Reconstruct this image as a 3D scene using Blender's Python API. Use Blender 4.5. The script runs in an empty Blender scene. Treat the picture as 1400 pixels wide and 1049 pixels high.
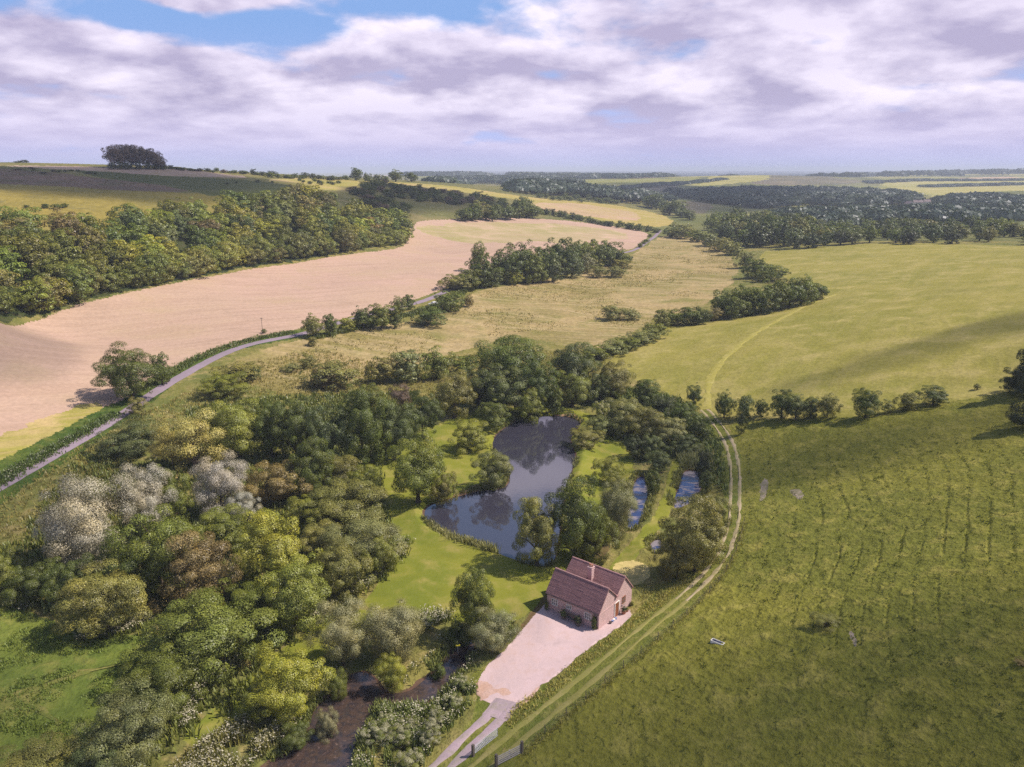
import bpy, bmesh, math, random
import numpy as np
R = math.radians
scn = bpy.context.scene
col = scn.collection
rng = np.random.default_rng(7)
random.seed(7)

# ------------------------------------------------------------------ camera
F = 1065.0; PITCH = R(15.33); CAMZ = 60.0
CP, SP = math.cos(PITCH), math.sin(PITCH)
cam = bpy.data.cameras.new('camera'); camo = bpy.data.objects.new('camera', cam); col.objects.link(camo)
camo.location = (0, 0, CAMZ); camo.rotation_euler = (R(90) - PITCH, 0, 0)
cam.sensor_fit = 'HORIZONTAL'; cam.angle_x = 2*math.atan(700/F); cam.clip_start = 0.5; cam.clip_end = 90000
scn.camera = camo

def ray(px, py):
    u = (np.asarray(px, float)-700)/F; v = (524.5-np.asarray(py, float))/F
    return np.stack([u, CP+v*SP, -SP+v*CP], -1)
def proj(p):
    p = np.asarray(p, float); z = p[..., 2]-CAMZ
    dep = p[..., 1]*CP - z*SP; up = p[..., 1]*SP + z*CP
    return 700+F*p[..., 0]/dep, 524.5-F*up/dep, dep
def unz(px, py, z):
    d = ray(px, py); t = (z-CAMZ)/d[..., 2]
    return np.array([0, 0, CAMZ]) + t[..., None]*d

# ------------------------------------------------------------------ noise
def _h(ix, iy, s):
    h = (ix*374761393 + iy*668265263 + s*974634533) & 0xffffffff
    h = ((h ^ (h >> 13))*1274126177) & 0xffffffff
    h = ((h ^ (h >> 16))*2246822519) & 0xffffffff
    return ((h ^ (h >> 15)) & 0xffffff)/float(0xffffff)
def vn(x, y, s=0):
    fx = np.floor(x); fy = np.floor(y); ix = fx.astype(np.int64); iy = fy.astype(np.int64)
    tx = x-fx; ty = y-fy; tx = tx*tx*(3-2*tx); ty = ty*ty*(3-2*ty)
    a = _h(ix, iy, s); b = _h(ix+1, iy, s); c = _h(ix, iy+1, s); d = _h(ix+1, iy+1, s)
    return (a*(1-tx)+b*tx)*(1-ty)+(c*(1-tx)+d*tx)*ty
def fbm(x, y, o=3, s=0):
    r = 0; a = .5; t = 0
    for i in range(o):
        r = r + a*vn(x, y, s+i*17); t += a; a *= .5; x = x*2.03+13.1; y = y*2.03+7.7
    return r/t
def sst(a, b, x):
    t = np.clip((x-a)/(b-a), 0, 1); return t*t*(3-2*t)

# ------------------------------------------------------------------ terrain
ZP = [(400,1049,-.9),(500,930,-.7),(620,890,-.6),(650,1049,.5),(700,960,.5),(790,880,.5),(850,840,.5),(740,835,.5),(870,810,.5),
 (0,1049,2),(0,880,2),(150,900,1),(250,1000,.6),(200,700,1.5),(0,740,2.5),(350,800,.6),(420,650,1),
 (0,670,4),(100,610,4.5),(200,548,5),(330,480,5.5),(420,455,5.5),(-120,760,4),(-120,1100,3),
 (560,690,.1),(660,560,.3),(800,570,.3),(690,790,.2),(600,640,.1),(560,820,.2),
 (500,540,1),(450,500,2),(600,470,2),(700,440,2.5),(620,415,4),(850,400,3),(950,440,3),(760,390,3.5),(850,345,4),(900,325,5),(1000,380,4.5),(940,330,5),
 (930,680,.1),(870,700,.1),(960,600,.4),(900,760,.2),(1000,720,2),(1005,640,2.2),(968,565,2),
 (1040,640,3.2),(1100,700,5),(1200,700,8),(1300,700,11.5),(1400,700,14.5),
 (800,1049,1.2),(1000,1049,4),(1200,1049,8),(1400,1049,12.5),(1600,1049,17),(1600,700,20),
 (900,860,2),(1050,860,5),(1200,860,9),(1400,860,14),(1000,780,2.6),
 (1040,575,4),(1150,570,8),(1280,545,12),(1390,530,15),(1600,540,22),
 (850,480,2.5),(1000,450,6),(1150,450,11),(1300,450,16),(1400,450,19),(1600,450,27),
 (1130,400,8),(1250,390,12),(1400,390,18),(1030,340,6),(1200,333,12),(1400,335,15),(1600,335,22),
 (0,438,15),(150,405,15),(300,375,14),(400,358,14),(480,348,14),(555,335,12),(-150,470,20),
 (100,480,10),(300,430,9),(500,390,9),(600,360,9),(700,340,9),(800,325,9),(700,308,16),(850,318,8),(0,540,9),
 (0,300,38),(100,300,38),(250,290,38),(400,262,46),(-200,310,45)]
RP = [(0,260,520),(150,260,560),(300,262,600),(0,235,700),(0,222.5,850),(188,227.5,800),(100,225.3,830),(250,229,800),(300,239,800),(400,244,850),
 (500,247,950),(560,249,1050),(450,252,760),(-200,225,800),(-200,262,560),(550,280,700),(620,290,690),(700,290,760),(700,270,960),(820,285,960),(900,300,900),
 (800,262,1300),(700,258,1200),(620,255,1020),(740,275,1000),(620,251,1180),(930,290,1150),(950,270,1700),(850,250,2200),(800,245,2900),
 (1050,265,1900),(620,248,2600),(700,241,4000),(1000,300,930),(1200,282,1350),(1000,256,2200),(1050,240,3000),(900,243,3000),(1150,250,2700),(1300,246,3200),(1300,238.5,4800),
 (1400,262,1900),(1400,240,4200),(1350,290,1150),(1600,290,1200),(1600,240,4200),(1100,290,1150),(1250,268,1800)]
def _cp():
    out = []
    for px, py, z in ZP: out.append(unz(px, py, z))
    for px, py, r in RP:
        d = ray(px, py); t = r/math.hypot(d[0], d[1]); out.append(np.array([0, 0, CAMZ])+t*d)
    for az in (-75, -55, -20, 0, 20, 55, 75):                       # hidden and distant ground
        a = R(az)
        for r, z in ((8500, 2), (16000, 0), (30000, -20), (12, 2)): out.append(np.array([r*math.sin(a), r*math.cos(a), z]))
    for az, r, z in ((-33,1300,55),(-25,1300,50),(-15,1400,40),(-33,3000,5),(-20,3000,5),(-8,1700,15),(20,5200,5),(5,4200,3),(-60,300,25),(60,300,35),(-70,900,55),(70,900,35),(60,90,22),(-60,100,6),(70,30,8)):
        out.append(np.array([r*math.sin(R(az)), r*math.cos(R(az)), z]))
    return np.array(out)
CPTS = _cp()
_ca = np.arctan2(CPTS[:, 0], CPTS[:, 1]); _cl = np.log(np.hypot(CPTS[:, 0], CPTS[:, 1]))
def _k(d2): return np.where(d2 > 1e-12, .5*d2*np.log(np.maximum(d2, 1e-12)), 0)
_n = len(CPTS)
_A = np.zeros((_n+3, _n+3)); _A[:_n, :_n] = _k((_ca[:, None]-_ca)**2+(_cl[:, None]-_cl)**2) + np.eye(_n)*2e-4
_A[:_n, _n] = 1; _A[:_n, _n+1] = _ca; _A[:_n, _n+2] = _cl; _A[_n:, :_n] = _A[:_n, _n:].T
_w = np.linalg.solve(_A, np.r_[CPTS[:, 2], 0, 0, 0])
def zbase(x, y):
    x = np.asarray(x, float); y = np.asarray(y, float); sh = x.shape; x = x.ravel(); y = y.ravel()
    a = np.arctan2(x, y); l = np.log(np.maximum(np.hypot(x, y), 5)); out = np.empty(len(x))
    for i in range(0, len(x), 20000):
        s = slice(i, i+20000)
        out[s] = _k((a[s, None]-_ca)**2+(l[s, None]-_cl)**2)@_w[:_n]+_w[_n]+a[s]*_w[_n+1]+l[s]*_w[_n+2]
    return out.reshape(sh)

def sdist(x, y, poly):
    """signed distance to a closed polygon (negative inside)"""
    d = np.full(x.shape, 1e9); ins = np.zeros(x.shape, bool); n = len(poly)
    for i in range(n):
        ax, ay = poly[i][:2]; bx, by = poly[(i+1) % n][:2]
        ex, ey = bx-ax, by-ay; t = np.clip(((x-ax)*ex+(y-ay)*ey)/(ex*ex+ey*ey+1e-12), 0, 1)
        d = np.minimum(d, np.hypot(x-ax-t*ex, y-ay-t*ey))
        c = ((ay > y) != (by > y)) & (x < (bx-ax)*(y-ay)/((by-ay) if by != ay else 1e-12)+ax)
        ins ^= c
    return np.where(ins, -d, d)
def inside(x, y, poly):
    ins = np.zeros(x.shape, bool); n = len(poly)
    for i in range(n):
        ax, ay = poly[i][:2]; bx, by = poly[(i+1) % n][:2]
        if ay == by: continue
        ins ^= ((ay > y) != (by > y)) & (x < (bx-ax)*(y-ay)/(by-ay)+ax)
    return ins
def smooth_poly(p, it=2):
    p = np.asarray(p, float)
    for _ in range(it):
        q = np.roll(p, -1, 0); p = np.stack([p*.75+q*.25, p*.25+q*.75], 1).reshape(-1, p.shape[1])
    return p
def smooth_line(p, it=2):
    p = np.asarray(p, float)
    for _ in range(it):
        a = p[:-1]*.75+p[1:]*.25; b = p[:-1]*.25+p[1:]*.75
        p = np.concatenate([p[:1], np.stack([a, b], 1).reshape(-1, p.shape[1]), p[-1:]])
    return p

POND = [(583,692),(579,706),(590,722),(615,735),(650,745),(668,752),(700,764),(735,775),(757,772),(764,740),(768,700),(774,665),(783,640),(788,622),(778,605),(785,590),(796,578),(780,570),(745,568),(712,573),(690,585),(676,597),(672,612),(693,640),(698,660),(685,670),(655,671),(625,680)]
STREAM = [(340,1075),(358,1049),(403,1026),(420,996),(429,970),(450,953),(470,943),(478,922),(498,918),(514,927),(519,948),(557,948),(579,931),(600,912),(618,888),(640,876),(668,868),(690,862),(694,868),(660,882),(641,898),(634,915),(615,931),(604,950),(572,964),(530,967),(514,957),(508,983),(490,1008),(484,1034),(478,1075)]
CHAN_A = [(868,655),(882,650),(888,675),(882,700),(870,722),(857,730),(857,705),(862,680)]
CHAN_B = [(932,646),(946,643),(957,645),(960,662),(953,680),(938,692),(922,697),(921,686),(928,666)]
CHAN_C = [(889,742),(902,736),(908,746),(903,757),(890,756)]
WATERS = [('pond', -.1, POND), ('stream', -1.0, STREAM), ('channel', -.1, CHAN_A), ('channel', -.1, CHAN_B), ('channel', -.1, CHAN_C)]
WPOLY = []
for nm, lv, pp in WATERS:
    P_ = smooth_poly([unz(a, b, lv)[:2] for a, b in pp], 2); WPOLY.append((nm, lv, P_))
def height(x, y):
    x = np.asarray(x, float); y = np.asarray(y, float); z = zbase(x, y)
    for nm, lv, P_ in WPOLY:
        m = (x > P_[:, 0].min()-7) & (x < P_[:, 0].max()+7) & (y > P_[:, 1].min()-7) & (y < P_[:, 1].max()+7)
        if not m.any(): continue
        d = sdist(x[m], y[m], P_)
        w = 1-sst(.6, 6.5, d); t = lv+np.clip(.45*d, -.9, .75)
        z = np.array(z); z[m] = z[m]*(1-w)+t*w
    return z
def hit(px, py, fn=zbase, r0=35, r1=26000):
    """first point of the terrain along the rays through these pixels"""
    px = np.atleast_1d(np.asarray(px, float)); py = np.atleast_1d(np.asarray(py, float)); d = ray(px, py)
    hz = np.hypot(d[:, 0], d[:, 1]); rr = np.geomspace(r0, r1, 700); out = np.zeros((len(px), 3))
    for i in range(len(px)):
        t = rr/hz[i]; X = t*d[i, 0]; Y = t*d[i, 1]; Z = CAMZ+t*d[i, 2]; b = Z < zbase(X, Y)
        k = int(np.argmax(b)) if b.any() else len(rr)-1
        if k == 0: lo, hi = t[0]*.8, t[0]
        else: lo, hi = t[k-1], t[k]
        for _ in range(18):
            m = .5*(lo+hi)
            if CAMZ+m*d[i, 2] < zbase(np.array([m*d[i, 0]]), np.array([m*d[i, 1]]))[0]: hi = m
            else: lo = m
        out[i] = (hi*d[i, 0], hi*d[i, 1], CAMZ+hi*d[i, 2])
    return out
def wpoly(pp): 
    a = np.array(pp, float); return hit(a[:, 0], a[:, 1])[:, :2]

# ------------------------------------------------------------------ object helpers
def tag(o, label=None, cat=None, group=None, kind=None):
    if label: o['label'] = label
    if cat: o['category'] = cat
    if group: o['group'] = group
    if kind: o['kind'] = kind
    return o
def empty(name, loc, rz=0, label=None, cat=None, group=None):
    o = bpy.data.objects.new(name, None); col.objects.link(o); o.location = loc; o.rotation_euler = (0, 0, rz)
    o.empty_display_size = .3
    return tag(o, label, cat, group)
def np_mesh(name, V, Fq, mats=(), mi=None, smooth=False, attrs=None):
    """Fq: (n,k) int array of equal-sized faces"""
    me = bpy.data.meshes.new(name); V = np.asarray(V, np.float32); Fq = np.asarray(Fq, np.int32); n, k = Fq.shape
    me.vertices.add(len(V)); me.vertices.foreach_set('co', V.ravel())
    me.loops.add(n*k); me.loops.foreach_set('vertex_index', Fq.ravel())
    me.polygons.add(n); me.polygons.foreach_set('loop_start', np.arange(n, dtype=np.int32)*k)
    try: me.polygons.foreach_set('loop_total', np.full(n, k, np.int32))
    except Exception: pass
    for m in mats: me.materials.append(m)
    if mi is not None: me.polygons.foreach_set('material_index', np.asarray(mi, np.int32))
    if smooth: me.polygons.foreach_set('use_smooth', np.ones(n, bool))
    for an, av in (attrs or {}).items():
        a = me.attributes.new(an, 'FLOAT', 'FACE' if len(av) == n else 'POINT'); a.data.foreach_set('value', np.asarray(av, np.float32))
    me.update(calc_edges=True)
    return me
def link(name, me, parent=None, loc=(0, 0, 0)):
    o = bpy.data.objects.new(name, me); col.objects.link(o); o.location = loc
    if parent: o.parent = parent
    return o
class MB:
    """collects boxes, tubes and polygons into one mesh"""
    def __init__(s): s.bm = bmesh.new()
    def box(s, x0, y0, z0, x1, y1, z1, mi=0):
        v = [s.bm.verts.new(p) for p in ((x0,y0,z0),(x1,y0,z0),(x1,y1,z0),(x0,y1,z0),(x0,y0,z1),(x1,y0,z1),(x1,y1,z1),(x0,y1,z1))]
        for f in ((3,2,1,0),(4,5,6,7),(0,1,5,4),(1,2,6,5),(2,3,7,6),(3,0,4,7)):
            s.bm.faces.new([v[i] for i in f]).material_index = mi
        return s
    def poly(s, pts, mi=0):
        s.bm.faces.new([s.bm.verts.new(p) for p in pts]).material_index = mi; return s
    def prism(s, pts, off, mi=0):
        a = [s.bm.verts.new(p) for p in pts]; b = [s.bm.verts.new((p[0]+off[0], p[1]+off[1], p[2]+off[2])) for p in pts]; n = len(a)
        s.bm.faces.new(a).material_index = mi; s.bm.faces.new(b[::-1]).material_index = mi
        for i in range(n): s.bm.faces.new([a[(i+1) % n], a[i], b[i], b[(i+1) % n]]).material_index = mi
        return s
    def tube(s, p, q, r0, r1=None, n=7, mi=0):
        r1 = r0 if r1 is None else r1; p = np.array(p, float); q = np.array(q, float); d = q-p; d /= np.linalg.norm(d)
        a = np.cross(d, (0, 0, 1) if abs(d[2]) < .9 else (1, 0, 0)); a /= np.linalg.norm(a); b = np.cross(d, a)
        A = []; B = []
        for i in range(n):
            c = a*math.cos(2*math.pi*i/n)+b*math.sin(2*math.pi*i/n); A.append(s.bm.verts.new(p+c*r0)); B.append(s.bm.verts.new(q+c*r1))
        for i in range(n): s.bm.faces.new([A[i], A[(i+1) % n], B[(i+1) % n], B[i]]).material_index = mi
        s.bm.faces.new(A[::-1]).material_index = mi; s.bm.faces.new(B).material_index = mi
        return s
    def mesh(s, name, mats):
        bmesh.ops.recalc_face_normals(s.bm, faces=s.bm.faces)
        me = bpy.data.meshes.new(name); s.bm.to_mesh(me); s.bm.free()
        for m in (mats if isinstance(mats, (list, tuple)) else [mats]): me.materials.append(m)
        return me
    def build(s, name, mats, parent=None, loc=(0, 0, 0)):
        return link(name, s.mesh(name, mats), parent, loc)

# ------------------------------------------------------------------ materials
class NT:
    def __init__(s, name, kind='mat'):
        if kind == 'mat':
            s.m = bpy.data.materials.new(name); s.m.use_nodes = True; s.t = s.m.node_tree; s.t.nodes.clear()
            s.out = s.t.nodes.new('ShaderNodeOutputMaterial')
        else:
            s.m = bpy.data.worlds.new(name); s.m.use_nodes = True; s.t = s.m.node_tree; s.t.nodes.clear()
            s.out = s.t.nodes.new('ShaderNodeOutputWorld')
    def n(s, ty, props=None, **ins):
        nd = s.t.nodes.new('ShaderNode'+ty)
        for k, v in (props or {}).items(): setattr(nd, k, v)
        for k, v in ins.items():
            key = int(k[1:]) if k[0] == '_' and k[1:].isdigit() else k.replace('_', ' ')
            s.set(nd.inputs[key], v)
        return nd
    def set(s, sock, v):
        if isinstance(v, bpy.types.NodeSocket): s.t.links.new(v, sock)
        elif isinstance(v, bpy.types.Node): s.t.links.new(v.outputs[0], sock)
        else:
            if isinstance(v, (tuple, list)) and len(v) == 3 and sock.type == 'RGBA': v = (*v, 1)
            sock.default_value = v
    def math(s, op, a, b=0., c=None, clamp=False):
        nd = s.t.nodes.new('ShaderNodeMath'); nd.operation = op; nd.use_clamp = clamp
        s.set(nd.inputs[0], a); s.set(nd.inputs[1], b)
        if c is not None: s.set(nd.inputs[2], c)
        return nd.outputs[0]
    def vmath(s, op, a, b=None, scale=None):
        nd = s.t.nodes.new('ShaderNodeVectorMath'); nd.operation = op; s.set(nd.inputs[0], a)
        if b is not None: s.set(nd.inputs[1], b)
        if scale is not None: s.set(nd.inputs['Scale'], scale)
        return nd.outputs[1] if op in ('LENGTH', 'DOT_PRODUCT', 'DISTANCE') else nd.outputs[0]
    def mix(s, f, a, b, mode='MIX'):
        nd = s.t.nodes.new('ShaderNodeMix'); nd.data_type = 'RGBA'; nd.blend_type = mode
        s.set(nd.inputs[0], f); s.set(nd.inputs[6], a); s.set(nd.inputs[7], b); return nd.outputs[2]
    def ramp(s, x, lo, hi, a=0., b=1.):
        nd = s.t.nodes.new('ShaderNodeMapRange'); nd.interpolation_type = 'SMOOTHSTEP'; nd.clamp = True
        s.set(nd.inputs[0], x); s.set(nd.inputs[1], lo); s.set(nd.inputs[2], hi); s.set(nd.inputs[3], a); s.set(nd.inputs[4], b); return nd.outputs[0]
    def noise(s, vec, scale, detail=3., rough=.55, dist=0.):
        nd = s.t.nodes.new('ShaderNodeTexNoise'); s.set(nd.inputs['Vector'], vec); nd.inputs['Scale'].default_value = scale
        nd.inputs['Detail'].default_value = detail; nd.inputs['Roughness'].default_value = rough; nd.inputs['Distortion'].default_value = dist; return nd.outputs[0]
    def pos(s): return s.n('NewGeometry').outputs['Position']
    def mapping(s, vec, rot=0., scale=(1, 1, 1), loc=(0, 0, 0)):
        nd = s.t.nodes.new('ShaderNodeMapping'); s.set(nd.inputs[0], vec); nd.inputs['Rotation'].default_value = (0, 0, rot)
        nd.inputs['Scale'].default_value = scale; nd.inputs['Location'].default_value = loc; return nd.outputs[0]
    def surf(s, base, rough=.9, spec=.15, normal=None, **kw):
        b = s.n('BsdfPrincipled'); s.set(b.inputs['Base Color'], base); s.set(b.inputs['Roughness'], rough); s.set(b.inputs['Specular IOR Level'], spec)
        if normal is not None: s.set(b.inputs['Normal'], normal)
        for k, v in kw.items(): s.set(b.inputs[k.replace('_', ' ')], v)
        s.t.links.new(b.outputs[0], s.out.inputs['Surface']); return s.m
    def bump(s, h, dist, strength=1., normal=None):
        nd = s.t.nodes.new('ShaderNodeBump'); s.set(nd.inputs['Height'], h); nd.inputs['Distance'].default_value = dist; nd.inputs['Strength'].default_value = strength
        if normal is not None: s.set(nd.inputs['Normal'], normal)
        return nd.outputs[0]

def ground_mat(name, A, B, C, big=.02, mid=.15, fine=1.2, bump=.25, rows=None, vary=.35, lo=.38, hi=.62, rowcol=None):
    """patches of A and B, flecks of C; optional worked rows (direction in degrees, spacing m, strength)"""
    t = NT(name); p = t.pos()
    n1 = t.noise(p, big, 5, .6, .4); n2 = t.noise(p, mid, 4, .6, .3); n3 = t.noise(p, fine, 4, .65)
    c = t.mix(t.ramp(n1, lo, hi), A, B); c = t.mix(t.ramp(n2, .45, .75), c, C)
    v = t.math('MULTIPLY_ADD', n3, vary*2, 1-vary)
    v2 = t.math('MULTIPLY_ADD', n2, .5, .75)
    h = t.math('ADD', n3, t.math('MULTIPLY', n2, 1.5))
    if rows:
        q = t.mapping(p, R(rows[0])); q = t.vmath('ADD', q, t.vmath('SCALE', t.n('TexNoise', None, Vector=p, Scale=.012, Detail=2.).outputs['Color'], scale=rows[3] if len(rows) > 3 else 14.))
        w = t.n('TexNoise', None, Vector=t.mapping(q, 0, (1/rows[1], .018, 0)), Scale=1., Detail=3., Roughness=.6).outputs[0]
        f = t.ramp(w, .44, .60)
        c = t.mix(t.math('MULTIPLY', f, rows[2]), c, rowcol or C)
        h = t.math('ADD', h, w)
    c = t.mix(1., c, t.n('CombineColor', None, Red=t.math('MULTIPLY', v, v2), Green=t.math('MULTIPLY', v, v2), Blue=t.math('MULTIPLY', v, v2)), 'MULTIPLY')
    return t.surf(c, .95, .05, t.bump(h, bump, .7))
def plain(name, c, rough=.7, spec=.3, vary=.2, scale=3., bump=.01, metallic=0.):
    t = NT(name); p = t.n('TexCoord').outputs['Object']; n = t.noise(p, scale, 5, .6)
    k = t.math('MULTIPLY_ADD', n, vary*2, 1-vary)
    return t.surf(t.mix(1., c, t.n('CombineColor', None, Red=k, Green=k, Blue=k), 'MULTIPLY'), rough, spec, t.bump(n, bump, .5), Metallic=metallic)
# ------------------------------------------------------------------ ground regions
M = {}
M['rough'] = ground_mat('rough_grass', (.20,.175,.05), (.12,.13,.035), (.26,.20,.085), .035, .3, 1.6, .5)
M['verge'] = ground_mat('verge_grass', (.15,.155,.03), (.11,.13,.025), (.22,.19,.06), .06, .5, 2.2, .4)
M['bank'] = ground_mat('bank_grass', (.05,.085,.018), (.075,.105,.02), (.12,.13,.03), .08, .5, 2., .5)
M['stubble'] = ground_mat('stubble', (.44,.295,.23), (.41,.285,.21), (.35,.25,.165), .012, .05, .9, .12, rows=(52, 2.8, .5), vary=.3, rowcol=(.35,.235,.17))
M['sprout'] = ground_mat('sprouting_crop', (.37,.28,.165), (.31,.265,.115), (.42,.295,.21), .012, .05, .9, .12, rows=(60, 3., .4), vary=.15)
M['margin'] = ground_mat('field_margin', (.31,.26,.07), (.26,.24,.05), (.40,.29,.14), .03, .12, 1.2, .2, rows=(52, 2.4, .5))
M['scrubm'] = ground_mat('hay_meadow', (.33,.245,.115), (.215,.175,.062), (.165,.15,.045), .03, .09, .6, .6, rows=(104, 4.6, .42, 70.), vary=.5, rowcol=(.41,.31,.175))
M['valley'] = ground_mat('valley_grass', (.205,.175,.055), (.15,.15,.04), (.25,.195,.08), .03, .12, 1.2, .4)
M['lawn'] = ground_mat('lawn', (.185,.188,.026), (.14,.16,.022), (.235,.20,.055), .05, .25, 2.5, .06, vary=.16)
M['wet'] = ground_mat('damp_meadow', (.135,.160,.030), (.10,.135,.026), (.18,.175,.045), .06, .3, 1.6, .5)
M['path'] = ground_mat('worn_path', (.17,.165,.045), (.12,.14,.03), (.21,.18,.06), .15, .5, 2.5, .2, vary=.4)
M['meadow'] = ground_mat('bright_meadow', (.245,.215,.048), (.205,.19,.040), (.29,.24,.085), .02, .09, .8, .35, rows=(35, 4., .28, 25.), vary=.4)
M['mpath'] = ground_mat('meadow_path', (.31,.27,.07), (.285,.25,.055), (.33,.28,.10), .04, .3, 1.5, .15)
M['pasture'] = ground_mat('pasture', (.172,.162,.028), (.135,.138,.025), (.215,.19,.045), .03, .32, 1.5, .6, vary=.5)
M['wood'] = ground_mat('woodland_floor', (.035,.05,.015), (.05,.06,.018), (.07,.06,.03), .08, .5, 1.5, .4)
M['hill'] = ground_mat('hill_pasture', (.27,.205,.048), (.21,.17,.042), (.15,.13,.045), .008, .04, .22, .8, vary=.5)
M['fallow'] = ground_mat('fallow_hill', (.17,.115,.085), (.14,.10,.06), (.08,.075,.035), .01, .05, .25, .9, vary=.6)
M['crop'] = ground_mat('green_crop', (.075,.085,.028), (.09,.095,.03), (.06,.07,.025), .005, .03, .3, .3, rows=(70, 6., .2))
M['pale'] = ground_mat('pale_strip', (.40,.28,.23), (.34,.25,.18), (.26,.20,.11), .01, .05, .3, .2)
M['down'] = ground_mat('downland', (.16,.145,.05), (.12,.12,.04), (.2,.16,.07), .006, .03, .3, .5)
M['ridge'] = ground_mat('barley_field', (.33,.26,.07), (.28,.25,.06), (.36,.26,.13), .004, .02, .2, .2, rows=(75, 6., .25))
M['pink2'] = ground_mat('bare_field', (.44,.29,.20), (.38,.27,.15), (.32,.25,.10), .006, .03, .3, .2, rows=(78, 6., .3))
M['farA'] = ground_mat('far_pasture', (.22,.215,.05), (.18,.19,.045), (.26,.22,.08), .002, .01, .1, .2)
M['farB'] = ground_mat('far_fallow', (.16,.13,.085), (.13,.12,.07), (.2,.16,.09), .002, .01, .1, .2)
M['farC'] = ground_mat('far_corn', (.33,.29,.085), (.29,.27,.08), (.36,.30,.13), .002, .01, .1, .2)
M['farD'] = ground_mat('far_bare', (.46,.31,.21), (.4,.28,.18), (.34,.27,.14), .002, .01, .1, .2)
M['farG'] = ground_mat('far_countryside', (.12,.125,.04), (.20,.185,.07), (.07,.085,.03), .0022, .006, .03, .2)
M['gravel'] = ground_mat('gravel', (.52,.385,.39), (.48,.36,.36), (.42,.30,.28), .15, .7, 6., .03, vary=.18)
M['soil'] = ground_mat('bare_soil', (.48,.325,.28), (.45,.285,.22), (.40,.27,.21), .5, .9, 4., .06)
M['mud'] = ground_mat('ditch_mud', (.14,.09,.045), (.11,.085,.03), (.09,.085,.025), .2, .8, 3., .15)
M['bed'] = ground_mat('stream_bed', (.12,.065,.045), (.09,.055,.04), (.07,.06,.03), .15, .8, 3., .1)
M['sand'] = ground_mat('bare_bank', (.45,.27,.16), (.38,.25,.14), (.30,.22,.10), .2, .8, 3., .1)
M['chalk'] = ground_mat('chalk_scar', (.30,.24,.20), (.2,.17,.12), (.12,.12,.04), .3, .9, 3., .2)
M['hay'] = ground_mat('cut_grass', (.56,.44,.19), (.48,.38,.16), (.28,.25,.08), .2, .7, 3., .1)

LANE = [(-160,745),(-60,697),(0,665),(50,636),(100,608),(150,578),(180,559),(205,541),(235,522),(270,502),(300,486),(340,471),(380,463),(415,457),(450,445),(480,437),(545,421),(590,409),(640,383),(700,366),(780,347),(845,347),(870,342),(885,331),(897,322),(903,315)]
TRACK = [(962,560),(970,567),(983,583),(995,600),(1003,625),(1005,655),(1005,690),(1001,725),(990,755),(972,782),(945,808),(905,842),(850,888),(790,939),(730,988),(650,1054),(600,1095)]
DRIVE = [(694,958),(672,985),(645,1010),(605,1048),(560,1090)]
MPATH = [(967,560),(966,540),(970,518),(985,496),(1010,473),(1042,450),(1078,430),(1110,414),(1145,402)]
WPATH = [(-10,975),(30,952),(62,935),(100,923),(140,914),(185,905)]
WPATH2 = [(25,955),(50,968),(85,990)]
def wline(pp, it=2): return smooth_line(wpoly(pp), it)
LINES = {}
for nm, pp, half in (('lane', LANE, 1.45), ('track', TRACK, 1.6), ('drive', DRIVE, 1.5), ('mpath', MPATH, 1.1), ('wpath', WPATH, .7), ('wpath2', WPATH2, .5)):
    LINES[nm] = (wline(pp), half)
def ldist(x, y, L):
    d = np.full(x.shape, 1e9)
    for i in range(len(L)-1):
        ax, ay = L[i]; bx, by = L[i+1]; ex, ey = bx-ax, by-ay
        t = np.clip(((x-ax)*ex+(y-ay)*ey)/(ex*ex+ey*ey+1e-12), 0, 1); d = np.minimum(d, np.hypot(x-ax-t*ex, y-ay-t*ey))
    return d

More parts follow.
